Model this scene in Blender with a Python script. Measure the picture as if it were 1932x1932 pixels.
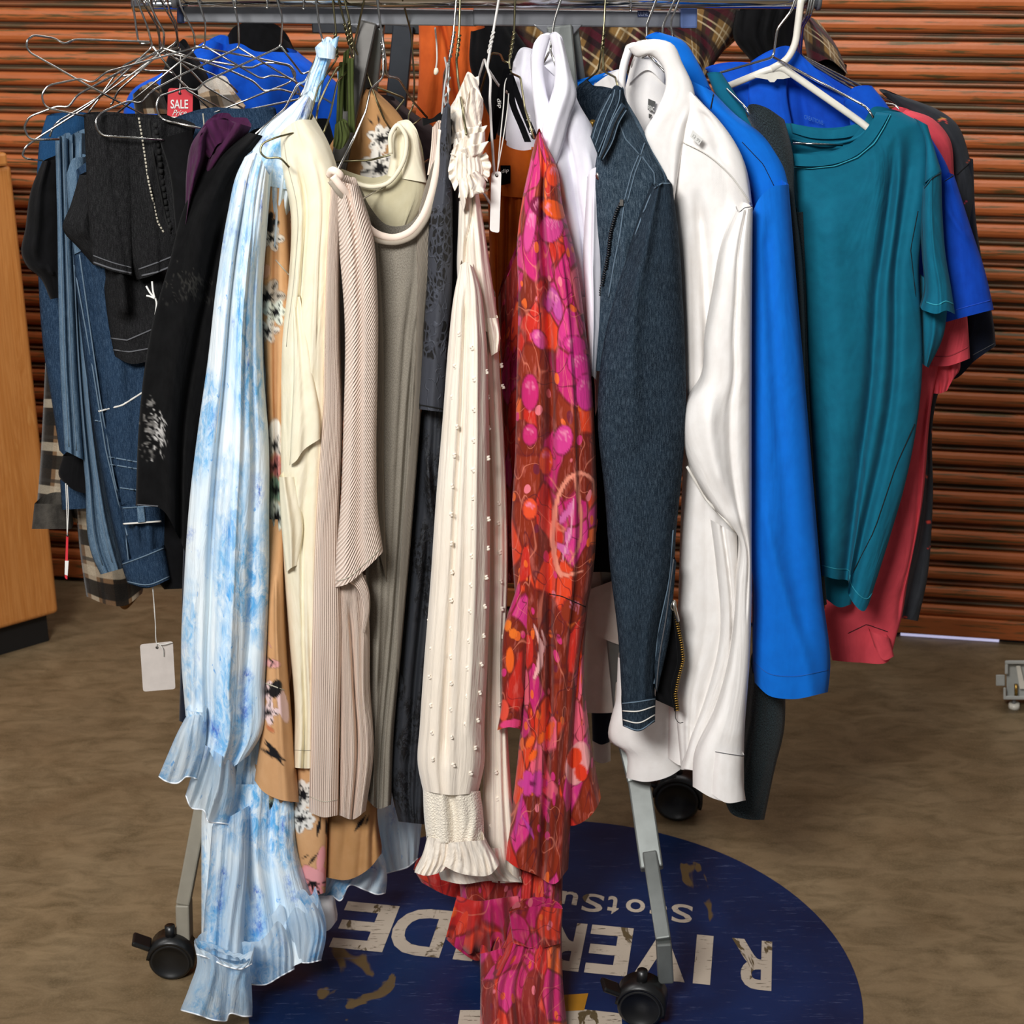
import bpy, math, random
import numpy as np
from mathutils import Vector
for o in list(bpy.data.objects): bpy.data.objects.remove(o)
SC = bpy.context.scene; COL = SC.collection
# ---------------------------------------------------------------- camera
F = 3100.0; CC = 966.0; CY = -2.65; CZ = 1.79; PITCH = math.atan(1166/F)
cam = bpy.data.objects.new('camera', bpy.data.cameras.new('camera')); COL.objects.link(cam)
cam.location = (0, CY, CZ); cam.rotation_euler = (math.pi/2-PITCH, 0, 0)
cam.data.sensor_width = 36; cam.data.sensor_fit = 'HORIZONTAL'; cam.data.lens = 36*F/1932
cam.data.dof.use_dof = True; cam.data.dof.focus_distance = 2.55; cam.data.dof.aperture_fstop = 9.0
SC.camera = cam
# ---------------------------------------------------------------- world and lights
w = bpy.data.worlds.new('world'); SC.world = w; w.use_nodes = True
w.node_tree.nodes['Background'].inputs[0].default_value = (0.93, 0.95, 1, 1)
w.node_tree.nodes['Background'].inputs[1].default_value = 0.11
def area(name, loc, target, sx, sy, power, col=(1, 1, 1)):
    l = bpy.data.lights.new(name, 'AREA'); l.shape = 'RECTANGLE'; l.size = sx; l.size_y = sy; l.energy = power; l.color = col
    o = bpy.data.objects.new(name, l); COL.objects.link(o); o.location = loc
    o.rotation_euler = (Vector(target)-Vector(loc)).to_track_quat('-Z', 'Y').to_euler(); return o
area('ceiling_lamp_front', (-1.0, -3.1, 3.0), (0.0, 0.0, 0.85), 1.0, 0.7, 104, (1, .985, .965))
area('door_gradient_fill', (0.2, 0.55, 2.75), (0.2, 0.8, 0), 2.8, 0.3, 17, (1, .98, .95))  # unseen fill light added to grade the door from bright top to dark bottom
area('ceiling_lamp_left', (-2.6, -1.0, 3.4), (-0.3, 0.2, 0.5), 0.5, 1.8, 22, (1, .98, .96))
SC.view_settings.view_transform = 'Standard'; SC.view_settings.look = 'None'; SC.view_settings.gamma = 1
SC.view_settings.use_curve_mapping = False; SC.view_settings.exposure = 0.55
# ---------------------------------------------------------------- projection helpers: a pixel plus a depth makes a point
cp, sp = math.cos(PITCH), math.sin(PITCH)
def PT(u, v, Y):
    u = np.asarray(u, float); v = np.asarray(v, float); Y = np.asarray(Y, float)
    a = (u-CC)/F; b = (CC-v)/F
    dy = cp+b*sp; dz = -sp+b*cp; t = (Y-CY)/dy
    return np.stack([a*t, Y+0*u, CZ+dz*t], -1)
def GP(u, v, z=0.0):
    a = (u-CC)/F; b = (CC-v)/F; t = (z-CZ)/(-sp+b*cp)
    return np.array([a*t, CY+(cp+b*sp)*t, z])
def PX(p):
    p = np.asarray(p); x = p[..., 0]; y = p[..., 1]-CY; z = p[..., 2]-CZ
    d = y*cp-z*sp; h = y*sp+z*cp
    return CC+F*x/d, CC-F*h/d
def hexc(h):
    h = h.lstrip('#'); c = [int(h[i:i+2], 16)/255 for i in (0, 2, 4)]
    return tuple(x/12.92 if x < .04045 else ((x+.055)/1.055)**2.4 for x in c)+(1,)
# ---------------------------------------------------------------- objects
LOC = {}
def thing(name, label, cat, loc=(0, 0, 0), group=None, kind=None):
    o = bpy.data.objects.new(name, None); COL.objects.link(o); o.empty_display_size = .05
    o.location = loc; LOC[o.name] = np.array(loc, float); tag(o, label, cat, group, kind); return o
def tag(o, label, cat, group=None, kind=None):
    if label: o['label'] = label
    if cat: o['category'] = cat
    if group: o['group'] = group
    if kind: o['kind'] = kind
    return o
def mesh(name, V, Fc, mat, parent=None, smooth=True, uv=None, paint=None, label=None):
    V = np.asarray(V, float)
    if parent is not None: V = V-LOC[parent.name]
    me = bpy.data.meshes.new(name); me.from_pydata(V.tolist(), [], Fc); me.update()
    if smooth: me.polygons.foreach_set('use_smooth', [True]*len(me.polygons))
    if uv is not None:
        l = me.uv_layers.new(name='UVMap'); vi = np.empty(len(me.loops), int); me.loops.foreach_get('vertex_index', vi)
        l.data.foreach_set('uv', np.asarray(uv)[vi].astype(np.float32).ravel())
    if paint is not None:
        at = me.color_attributes.new('paint', 'FLOAT_COLOR', 'POINT'); at.data.foreach_set('color', np.asarray(paint, np.float32).ravel())
    if mat: me.materials.append(mat)
    o = bpy.data.objects.new(name, me); COL.objects.link(o)
    if parent is not None:
        o.parent = parent; LOC[o.name] = LOC[parent.name]
    else: LOC[o.name] = np.zeros(3)
    if label: o['label'] = label
    return o
def join(parts):
    V = []; Fs = []; n = 0
    for v, f in parts:
        V.append(np.asarray(v, float)); Fs += [tuple(i+n for i in q) for q in f]; n += len(v)
    return np.concatenate(V), Fs
def box(c, s, rz=0.0, bev=0):
    x, y, z = [k/2 for k in s]; V = np.array([(a*x, b*y, d*z) for d in (-1, 1) for b in (-1, 1) for a in (-1, 1)])
    R = np.array([[math.cos(rz), -math.sin(rz), 0], [math.sin(rz), math.cos(rz), 0], [0, 0, 1]])
    return V@R.T+np.array(c), [(0, 2, 3, 1), (4, 5, 7, 6), (0, 1, 5, 4), (2, 6, 7, 3), (0, 4, 6, 2), (1, 3, 7, 5)]
def bevel(o, w=.002, seg=2):
    m = o.modifiers.new('bevel', 'BEVEL'); m.width = w; m.segments = seg; m.limit_method = 'ANGLE'; return o
def beam(p, q, w, h, upv=(0, 0, 1)):
    p = np.array(p, float); q = np.array(q, float); d = q-p; d /= np.linalg.norm(d)
    s = np.cross(d, upv); s /= np.linalg.norm(s); t = np.cross(s, d)
    V = [b+s*a*w/2+t*c*h/2 for b in (p, q) for c in (-1, 1) for a in (-1, 1)]
    return np.array(V), [(0, 1, 3, 2), (4, 6, 7, 5), (0, 4, 5, 1), (2, 3, 7, 6), (0, 2, 6, 4), (1, 5, 7, 3)]
def catmull(P, n):
    P = np.asarray(P, float)
    if len(P) == 2: return P[0]+(P[1]-P[0])*np.linspace(0, 1, n)[:, None]
    d = np.r_[0, np.cumsum(np.linalg.norm(np.diff(P[:, :3], axis=0), axis=1)+1e-9)]
    m = np.empty_like(P)
    m[1:-1] = ((P[2:]-P[1:-1])/(d[2:]-d[1:-1])[:, None]*(d[1:-1]-d[:-2])[:, None]+(P[1:-1]-P[:-2])/(d[1:-1]-d[:-2])[:, None]*(d[2:]-d[1:-1])[:, None])/(d[2:]-d[:-2])[:, None]
    m[0] = (P[1]-P[0])/(d[1]-d[0]); m[-1] = (P[-1]-P[-2])/(d[-1]-d[-2])
    x = np.linspace(0, d[-1], n); i = np.clip(np.searchsorted(d, x, side='right')-1, 0, len(d)-2)
    h = (d[i+1]-d[i]); t = ((x-d[i])/h)[:, None]; h = h[:, None]
    return (2*t**3-3*t**2+1)*P[i]+(t**3-2*t**2+t)*h*m[i]+(-2*t**3+3*t**2)*P[i+1]+(t**3-t**2)*h*m[i+1]
def linres(P, n):
    P = np.asarray(P, float); d = np.r_[0, np.cumsum(np.linalg.norm(np.diff(P[:, :3], axis=0), axis=1)+1e-9)]
    x = np.linspace(0, d[-1], n); return np.stack([np.interp(x, d, P[:, k]) for k in range(P.shape[1])], 1)
def tube(P, r, n=8, cap=True):
    P = np.asarray(P, float); r = np.broadcast_to(np.asarray(r, float), (len(P),))
    T = np.gradient(P, axis=0); T /= np.linalg.norm(T, axis=1)[:, None]+1e-12
    a = np.cross(T[0], (0, 0, 1.)); 
    if np.linalg.norm(a) < .1: a = np.cross(T[0], (1., 0, 0))
    a /= np.linalg.norm(a); V = []
    ang = np.arange(n)*2*math.pi/n
    for i in range(len(P)):
        a = a-T[i]*np.dot(a, T[i]); a /= np.linalg.norm(a)+1e-12; b = np.cross(T[i], a)
        V.append(P[i]+r[i]*(np.cos(ang)[:, None]*a+np.sin(ang)[:, None]*b))
    V = np.concatenate(V); Fc = [(i*n+j, i*n+(j+1) % n, (i+1)*n+(j+1) % n, (i+1)*n+j) for i in range(len(P)-1) for j in range(n)]
    if cap: Fc += [tuple(range(n))[::-1], tuple((len(P)-1)*n+j for j in range(n))]
    return V, Fc
def pxpath(pts, n=None, smooth=True):
    A = np.array([PT(*p) for p in pts]); n = n or max(8, 6*len(pts))
    return catmull(A, n) if smooth else A
def roundpath(A, r=.006):
    A = [np.asarray(a, float) for a in A]; out = [A[0]]
    for i in range(1, len(A)-1):
        p, c, q = A[i-1], A[i], A[i+1]; a = p-c; b = q-c; la, lb = np.linalg.norm(a), np.linalg.norm(b)
        k = min(r, la*.45, lb*.45); s = c+a/la*k; e = c+b/lb*k
        for t in (0, .25, .5, .75, 1): out.append((1-t)**2*s+2*t*(1-t)*c+t*t*e)
    out.append(A[-1]); return np.array(out)
def prism(poly, zfun_a, zfun_b):
    n = len(poly); V = [zfun_a(p) for p in poly]+[zfun_b(p) for p in poly]
    return np.array(V), [tuple(range(n)), tuple(range(2*n-1, n-1, -1))]+[(i, n+i, n+(i+1) % n, (i+1) % n) for i in range(n)]
# ---------------------------------------------------------------- materials
class NT:
    def __init__(s, name):
        s.m = bpy.data.materials.new(name); s.m.use_nodes = True; s.t = s.m.node_tree; s.n = s.t.nodes; s.b = s.n['Principled BSDF']; s.out = s.n['Material Output']
        s.uvn = None
    def node(s, typ, inp=None, **kw):
        x = s.n.new('ShaderNode'+typ)
        for k, v in kw.items(): setattr(x, k, v)
        for k, v in (inp or {}).items(): s.put(x.inputs[k], v)
        return x
    def put(s, sock, v):
        if isinstance(v, bpy.types.NodeSocket): s.t.links.new(v, sock)
        elif isinstance(v, str): sock.default_value = hexc(v)
        else: sock.default_value = v
    def uv(s):
        if not s.uvn: s.uvn = s.node('TexCoord')
        return s.uvn.outputs['UV']
    def obj(s):
        if not s.uvn: s.uvn = s.node('TexCoord')
        return s.uvn.outputs['Object']
    def map(s, vec, sc=(1, 1, 1), rot=(0, 0, 0), loc=(0, 0, 0)):
        return s.node('Mapping', {'Vector': vec, 'Scale': sc, 'Rotation': rot, 'Location': loc}).outputs[0]
    def noise(s, vec, scale, detail=3, rough=.55, dist=0, col=False):
        x = s.node('TexNoise', {'Vector': vec, 'Scale': scale, 'Detail': detail, 'Roughness': rough, 'Distortion': dist}); return x.outputs['Color' if col else 'Fac']
    def vor(s, vec, scale, feature='F1', out='Distance', rnd=1.0):
        return s.node('TexVoronoi', {'Vector': vec, 'Scale': scale, 'Randomness': rnd}, feature=feature).outputs[out]
    def math(s, op, a, b=0.0, clamp=False):
        x = s.node('Math', operation=op, use_clamp=clamp); s.put(x.inputs[0], a); s.put(x.inputs[1], b); return x.outputs[0]
    def ramp(s, fac, stops, interp='LINEAR'):
        x = s.node('ValToRGB', {'Fac': fac}); r = x.color_ramp; r.interpolation = interp
        while len(r.elements) < len(stops): r.elements.new(0.5)
        for e, (p, c) in zip(r.elements, stops):
            e.position = p; e.color = hexc(c) if isinstance(c, str) else (c, c, c, 1)
        return x.outputs['Color']
    def mix(s, fac, a, b, mode='MIX'):
        x = s.node('Mix', data_type='RGBA', blend_type=mode); s.put(x.inputs[0], fac); s.put(x.inputs[6], a); s.put(x.inputs[7], b); return x.outputs[2]
    def base(s, c, rough=.8, **kw):
        s.put(s.b.inputs['Base Color'], c); s.put(s.b.inputs['Roughness'], rough)
        for k, v in kw.items(): s.put(s.b.inputs[k.replace('_', ' ')], v)
        return s
    def bump(s, h, strength=.3, dist=.002):
        prev = s.b.inputs['Normal'].links[0].from_socket if s.b.inputs['Normal'].links else None
        x = s.node('Bump', {'Height': h, 'Strength': strength, 'Distance': dist})
        if prev: s.t.links.new(prev, x.inputs['Normal'])
        s.t.links.new(x.outputs[0], s.b.inputs['Normal']); return s
    def sheer(s, amount, trans=.3, tcol='#ffffff'):
        tr = s.node('BsdfTransparent'); tl = s.node('BsdfTranslucent', {'Color': s.b.inputs['Base Color'].links[0].from_socket if s.b.inputs['Base Color'].links else tuple(s.b.inputs['Base Color'].default_value)})
        m1 = s.node('MixShader', {0: trans}); s.t.links.new(s.b.outputs[0], m1.inputs[1]); s.t.links.new(tl.outputs[0], m1.inputs[2])
        m2 = s.node('MixShader', {0: amount}); s.t.links.new(m1.outputs[0], m2.inputs[1]); s.t.links.new(tr.outputs[0], m2.inputs[2])
        s.t.links.new(m2.outputs[0], s.out.inputs['Surface']); return s
def painted(m, c):
    a = m.node('Attribute', attribute_name='paint'); return m.mix(a.outputs['Alpha'], c, a.outputs['Color'])
def M_fabric(name, c1, c2=None, weave=.25, wscale=900, crumple=.35, cscale=14, rough=.85, sheen=.02, mottle=30, paint=False, spec=.2, grain=None):
    m = NT(name); uv = m.uv()
    col = m.mix(m.ramp(m.noise(uv, mottle, 4), [(.35, 0.0), (.65, 1.0)]), c1, c2 or c1)
    if grain: col = m.mix(m.ramp(m.noise(m.map(uv, (1, .5, 1)), 650, 2), [(.4, 0.0), (.62, 1.0)]), col, grain)
    if paint: col = painted(m, col)
    m.base(col, rough, Sheen_Weight=sheen, Specular_IOR_Level=spec)
    if crumple: m.bump(m.noise(m.map(uv, (1, .5, 1)), cscale, 3, .5, .6), crumple, .02)
    if weave: m.bump(m.noise(uv, wscale, 2), weave, .0012)
    return m
def M_rib(name, c1, c2, period=.0045, ang=0.0, strength=.8, crumple=.2, warp=0.0):
    m = NT(name); uv = m.map(m.uv(), (1, 1, 1), (0, 0, ang))
    x = m.node('SeparateXYZ', {0: uv}).outputs[0]
    if warp: x = m.math('ADD', x, m.math('MULTIPLY', m.noise(m.uv(), 9, 2), warp))
    h = m.math('SINE', m.math('MULTIPLY', x, 2*math.pi/period))
    m.base(m.mix(m.ramp(m.math('MULTIPLY_ADD', h, .5, ), [(.0, 0.0), (.45, 1.0)]), c2, c1), .9, Sheen_Weight=.05, Specular_IOR_Level=.15)  # grooves coloured darker, standing in for shade between the ribs
    for l in m.n: 
        if l.type == 'MATH' and l.operation == 'MULTIPLY_ADD': l.inputs[2].default_value = .5
    m.bump(m.noise(m.map(m.uv(), (1, .35, 1)), 14, 3), crumple, .02); m.bump(h, strength, .0012); m.bump(m.noise(m.uv(), 1200, 2), .2, .001); return m
def M_denim(name, c1, c2, c3, streak=.5):
    m = NT(name); uv = m.uv()
    n1 = m.ramp(m.noise(m.map(uv, (1, .16, 1)), 430, 4, .8), [(.47, 0.0), (.66, 1.0)])
    n2 = m.ramp(m.noise(uv, 16, 4, .6), [(.35, 0.0), (.7, 1.0)])
    n3 = m.ramp(m.noise(m.map(uv, (1, .7, 1)), 700, 2), [(.52, 0.0), (.66, 1.0)])
    c = m.mix(n2, c1, c2); c = m.mix(m.math('MULTIPLY', n1, streak), c, c3); c = m.mix(m.math('MULTIPLY', n3, .4), c, c3)
    m.base(c, .92, Specular_IOR_Level=.08)
    m.bump(m.noise(m.map(uv, (1, .5, 1)), 22, 4), .35, .015); m.bump(m.noise(uv, 900, 2), .35, .0012); return m
# ---------------------------------------------------------------- print painting in photograph coordinates
def ell(u, v, ru, rv, rot, c): return ('e', u, v, ru, rv, rot, c)
def lin(pts, wd, c): return ('l', pts, wd, c)
def pol(pts, c): return ('p', pts, c)
def paint_fn(shapes):
    def fn(U, Vv):
        C = np.zeros(U.shape+(4,))
        for s in shapes:
            if s[0] == 'e':
                _, u, v, ru, rv, rot, c = s; a = math.radians(rot); x = (U-u)*math.cos(a)+(Vv-v)*math.sin(a); y = -(U-u)*math.sin(a)+(Vv-v)*math.cos(a)
                d = (np.sqrt((x/ru)**2+(y/rv)**2)-1)*min(ru, rv)
            elif s[0] == 'l':
                _, pts, wd, c = s; d = np.full(U.shape, 1e9)
                for k, (p, q) in enumerate(zip(pts[:-1], pts[1:])):
                    px, py = q[0]-p[0], q[1]-p[1]; L = px*px+py*py+1e-9; t = np.clip(((U-p[0])*px+(Vv-p[1])*py)/L, 0, 1)
                    ww = wd if len(p) < 3 else p[2]+(q[2]-p[2])*t
                    d = np.minimum(d, np.hypot(U-p[0]-t*px, Vv-p[1]-t*py)-ww/2)
            else:
                _, pts, c = s; ins = np.zeros(U.shape, bool); d = np.full(U.shape, 1e9)
                for p, q in zip(pts, pts[1:]+pts[:1]):
                    cond = ((p[1] > Vv) != (q[1] > Vv)) & (U < (q[0]-p[0])*(Vv-p[1])/((q[1]-p[1]) or 1e-9)+p[0]); ins ^= cond
                    px, py = q[0]-p[0], q[1]-p[1]; L = px*px+py*py+1e-9; t = np.clip(((U-p[0])*px+(Vv-p[1])*py)/L, 0, 1)
                    d = np.minimum(d, np.hypot(U-p[0]-t*px, Vv-p[1]-t*py))
                d = np.where(ins, -d, d)
            al = np.clip(.5-d/1.6, 0, 1)[..., None]; col = np.array(hexc(c)); al = al*col[3]
            C[..., :3] = np.where(C[..., 3:] > 0, C[..., :3]*(1-al)+col[:3]*al, np.where(al > 0, col[:3], C[..., :3])); C[..., 3:] = np.maximum(C[..., 3:], al)
        return C
    return fn
def slin(pts, wd, c, n=24):
    A = catmull(np.array([(p[0], p[1], p[2] if len(p) > 2 else wd) for p in pts], float), n); return ('l', [tuple(a) for a in A], wd, c)
def petal(u, v, ru, rv, rot, c, hi='#ef8fb0', edge='#6e1426', seed=0):
    R = random.Random(seed+int(u*3+v)); out = [ell(u, v, ru+1.6, rv+1.6, rot, edge), ell(u, v, ru, rv, rot, c)]
    a = math.radians(rot); big = max(ru, rv); along = (math.cos(a), math.sin(a)) if ru > rv else (-math.sin(a), math.cos(a)); sm = min(ru, rv); ac = (-along[1], along[0])
    for k in range(5):
        o = (k-2)*sm*.32+R.uniform(-1, 1); q = big*R.uniform(.35, .75); s0 = -big*.6
        p0 = (u+ac[0]*o*.5+along[0]*s0, v+ac[1]*o*.5+along[1]*s0); p1 = (u+ac[0]*o+along[0]*(s0+q), v+ac[1]*o+along[1]*(s0+q)); out.append(lin([p0+(1.6,), p1+(.4,)], 1.5, hi))
    return out
# ---------------------------------------------------------------- cloth: a hanging, folded shell between four outlines
class Surf:
    def __init__(s, G, UVv): s.G = G; s.nt, s.ns = G.shape[:2]; s.px = np.stack(PX(G), -1)
    def at(s, a, b):
        x = min(max(a, 0), 1)*(s.ns-1); y = min(max(b, 0), 1)*(s.nt-1); i, j = int(min(x, s.ns-2)), int(min(y, s.nt-2)); fx, fy = x-i, y-j; G = s.G
        return (G[j, i]*(1-fx)+G[j, i+1]*fx)*(1-fy)+(G[j+1, i]*(1-fx)+G[j+1, i+1]*fx)*fy
    def pxat(s, u, v, lift=.0):
        d = np.hypot(s.px[..., 0]-u, s.px[..., 1]-v); k = np.unravel_index(np.argmin(d), d.shape)
        return PT(u, v, s.G[k][1]-lift)
def cloth(name, mat, parent, L, R, T=None, B=None, Y=-.2, th=.03, tb=.04, creases=(), waves=(), res=None, paint=None, label=None, sharp=False, thf=None, inset=0, solid=0):
    f3 = lambda P: [tuple(p) if len(p) > 2 else (p[0], p[1], Y) for p in P]
    L = f3(L); R = f3(R); T = f3([L[0]]+list(T or [])+[R[0]]); B = f3([L[-1]]+list(B or [])+[R[-1]])
    wpx = max(abs(np.mean([p[0] for p in R])-np.mean([p[0] for p in L])), 20); hpx = max(max(p[1] for p in L+R)-min(p[1] for p in L+R), 20)
    k = 2.3 if paint else 6.0
    ns = int(min(max(wpx/k, 22), 120)); nt = int(min(max(hpx/(k*1.4), 16), 330))
    if waves: ns = max(ns, int(min(200, 9*max(x[0] for x in waves))))
    if res: ns, nt = res
    rs = linres if sharp else catmull
    Lc, Rc, Tc, Bc = rs(L, nt), rs(R, nt), rs(T, ns), rs(B, ns)
    s = np.linspace(0, 1, ns)[None, :, None]; t = np.linspace(0, 1, nt)[:, None, None]
    P = (1-s)*Lc[:, None]+s*Rc[:, None]+(1-t)*Tc[None]+t*Bc[None]-((1-s)*(1-t)*Lc[0]+s*(1-t)*Rc[0]+(1-s)*t*Lc[-1]+s*t*Rc[-1])
    S = s[..., 0]; Tt = t[..., 0]
    prof = np.sqrt(np.clip(1-np.abs(2*S-1)**2.6, 0, 1))+0*Tt
    wid = np.linalg.norm(P[:, -1, :2]-P[:, 0, :2], axis=1)[:, None]/1150.
    thv = np.minimum(th, .55*wid+.004)
    if thf is not None: thv = thv*np.interp(Tt, [a for a, _ in thf], [b for _, b in thf])
    D = thv*prof; rng = random.Random(hash(name+str(L[0])) % 1000 if False else int(L[0][0]*7+L[0][1]*3))
    for wv in waves:
        n, amp, e0, e1 = wv[:4]; ph = rng.random()*6.28; ph2 = rng.random()*6.28
        x = S*n*math.pi+ph+.9*np.sin(Tt*3.1+ph2)+.6*np.sin(S*5+ph2*2+Tt*2)
        fold = np.sqrt(np.sin(x)**2+.03)-.55
        mod = .65+.35*np.sin(S*9.+ph2+Tt*4)
        D = D+amp*(e0+(e1-e0)*Tt)*fold*mod*np.clip(prof*1.3, 0, 1)
    for cr in creases:
        path, amp, wd = cr[:3]; typ = cr[3] if len(cr) > 3 else 'g'
        pt = [p[1] for p in path]; ps = [p[0] for p in path]; s0 = np.interp(Tt, pt, ps)
        am = amp*np.clip((Tt-pt[0])/.05+.0, 0, 1)*np.clip((pt[-1]-Tt)/.05, 0, 1) if pt[0] > 0 or pt[-1] < 1 else amp
        if pt[0] > 0 and pt[-1] >= 1: am = amp*np.clip((Tt-pt[0])/.08, 0, 1)
        if pt[0] <= 0 and pt[-1] < 1: am = amp*np.clip((pt[-1]-Tt)/.08, 0, 1)
        q = S-s0
        if typ == 'g': D = D+am*np.exp(-(q/wd)**2)
        elif typ == 'r': D = D+am*np.where(q > 0, np.exp(-q/wd), np.exp(q/(wd*.12)))
        else: D = D+am*np.where(q < 0, np.exp(q/wd), np.exp(-q/(wd*.12)))
    Yp = P[..., 2]; front = PT(P[..., 0], P[..., 1], Yp-D)
    back = front.copy(); back[..., 1] = Yp+np.minimum(tb*.8, 2.0*wid+.006)*prof+.0004
    # keep the two sheets joined along both sides
    for e in (0, -1): front[:, e, 1] = back[:, e, 1] = Yp[:, e]; front[:, e] = back[:, e] = PT(P[:, e, 0], P[:, e, 1], Yp[:, e])
    W = np.linalg.norm(np.diff(front, axis=1), axis=2).sum(1).max(); H = np.linalg.norm(np.diff(front, axis=0), axis=2).sum(0).max()
    ox = rng.random()*3
    uvf = np.stack([S*W+0*Tt+ox, (1-Tt)*H+0*S], -1); uvb = uvf+np.array([W*1.1, 0])
    N = ns*nt; V = np.concatenate([front.reshape(-1, 3), back.reshape(-1, 3)])
    idx = np.arange(N).reshape(nt, ns); Fc = []
    for j in range(nt-1):
        a = idx[j]; b = idx[j+1]
        Fc += list(zip(a[:-1].tolist(), b[:-1].tolist(), b[1:].tolist(), a[1:].tolist()))
        a = a+N; b = b+N
        Fc += list(zip(a[:-1].tolist(), a[1:].tolist(), b[1:].tolist(), b[:-1].tolist()))
    # weld side edges
    remap = np.arange(2*N)
    for j in range(nt):
        remap[N+idx[j, 0]] = idx[j, 0]; remap[N+idx[j, -1]] = idx[j, -1]
    Fc = [tuple(int(remap[q]) for q in f) for f in Fc]
    used = np.unique(remap); inv = -np.ones(2*N, int); inv[used] = np.arange(len(used))
    Fc = [tuple(int(inv[q]) for q in f) for f in Fc]
    uv = np.concatenate([uvf.reshape(-1, 2), uvb.reshape(-1, 2)])[used]; V = V[used]
    pc = None
    if paint:
        fn = paint_fn(paint) if isinstance(paint, (list, tuple)) else paint
        U0, V0 = PX(front); c = fn(U0, V0).reshape(-1, 4); pc = np.concatenate([c, np.zeros_like(c)])[used]
    o = mesh(name, V, Fc, mat, parent, True, uv, pc, label)
    if solid:
        m = o.modifiers.new('s', 'SOLIDIFY'); m.thickness = solid; m.offset = 0
    sf = Surf(front, None); sf.o = o
    if mat.name.startswith('sheer_blue') and name != 'sleeve': seam(sf, [(0.01, .995), (.99, .995)], EDGE, 'rolled_edge', .0013, 0, n=90)
    return sf
def seam(sf, pts, mat, name='seam', r=.0011, lift=.0006, px=False, n=None, parent=None, dash=0):
    if px: A = np.array([sf.pxat(u, v, lift) for u, v in [tuple(x) for x in linres(np.array(pts, float), n or 14)]])
    else:
        q = linres(np.array(pts, float), n or 30); A = np.array([sf.at(a, b) for a, b in q]); A[:, 1] -= lift
    if dash:
        A = linres(A, dash*3+1); V, Fc = join([tube(A[i*3:i*3+3], r, 5) for i in range(dash)])
    else: V, Fc = tube(A, r, 6)
    return mesh(name, V, Fc, mat, parent or sf.o)
def text_mesh(name, s, mat, parent, fn, spacing=1.0, bold=.0, depth=None, font_shear=0):
    """fn maps normalised (x,y) in the text's box to a 3D point"""
    cu = bpy.data.curves.new('t', 'FONT'); cu.body = s; cu.offset = bold; cu.space_character = spacing; cu.shear = font_shear; cu.resolution_u = 4
    o = bpy.data.objects.new('t', cu); me = bpy.data.meshes.new_from_object(o); bpy.data.objects.remove(o); bpy.data.curves.remove(cu)
    V = np.array([v.co[:] for v in me.vertices]); Fc = [tuple(p.vertices) for p in me.polygons]; bpy.data.meshes.remove(me)
    mn, mx = V.min(0), V.max(0); W = np.array([fn((p[0]-mn[0])/(mx[0]-mn[0]+1e-9), (p[1]-mn[1])/(mx[1]-mn[1]+1e-9)) for p in V])
    return mesh(name, W, Fc, mat, parent, False)

def ruffle(name, mat, parent, path, width, amp, n, Y0lift=0.0, seed=0, nt=7):
    """gathered strip: path is its sewn edge (u, v, Y); width is a pixel vector or a list of them along the path"""
    R = random.Random(seed); ns = n*10; A = catmull(np.array(path, float), ns); W = np.array(width, float)
    W = np.tile(W, (ns, 1)) if W.ndim == 1 else catmull(np.c_[W, np.zeros(len(W))], ns)[:, :2]
    ph = R.random()*6; x = np.linspace(0, n*2*math.pi, ns)+ph+.8*np.sin(np.linspace(0, 9, ns)+ph); V = []; uv = []
    tang = np.gradient(A[:, :2], axis=0); tang /= np.linalg.norm(tang, axis=1)[:, None]+1e-9
    for j in range(nt):
        t = j/(nt-1); wob = 1+.05*np.sin(x*1.0+1.2); off = W*t*wob[:, None]+tang*(np.cos(x)*t*np.linalg.norm(W, axis=1)*.05)[:, None]
        V.append(PT(A[:, 0]+off[:, 0], A[:, 1]+off[:, 1], A[:, 2]-Y0lift*t-amp*np.sin(x)*(.15+.85*t))); uv.append(np.stack([np.linspace(0, ns*.0025, ns), np.full(ns, (1-t)*.05)], -1))
    V = np.concatenate(V); Fq = [(j*ns+i, (j+1)*ns+i, (j+1)*ns+i+1, j*ns+i+1) for j in range(nt-1) for i in range(ns-1)]
    o = mesh(name, V, Fq, mat, parent, True, np.concatenate(uv)); m = o.modifiers.new('s', 'SOLIDIFY'); m.thickness = .0012; m.offset = 0; return o
# ================================================================= materials of the place
def M_door():
    m = NT('orange_door_paint'); o = m.obj()
    base = m.mix(m.ramp(m.noise(o, 5, 4), [(.3, 0.0), (.7, 1.0)]), '#a4562a', '#b66636')
    dirt = m.ramp(m.noise(m.map(o, (1.6, 1, 34)), 4.0, 6, .62, .3), [(.53, 0.0), (.60, 1.0)])
    c = m.mix(dirt, base, '#5c4a2a'); fl = m.ramp(m.noise(m.map(o, (2, 1, 40), loc=(3, 1, 2)), 9, 5, .7), [(.68, 0.0), (.72, 1.0)])
    c = m.mix(fl, c, '#cf8a62'); m.base(c, .42, Specular_IOR_Level=.45); m.bump(m.noise(m.map(o, (1, 1, 3)), 60, 3), .25, .002); return m.m
def M_bead():
    m = NT('dirty_orange_rib_paint'); o = m.obj()
    c = m.mix(m.ramp(m.noise(m.map(o, (1.3, 1, 22)), 4, 5, .6), [(.42, 0.0), (.56, 1.0)]), '#8c5230', '#574730')
    m.base(c, .5); return m.m
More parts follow.
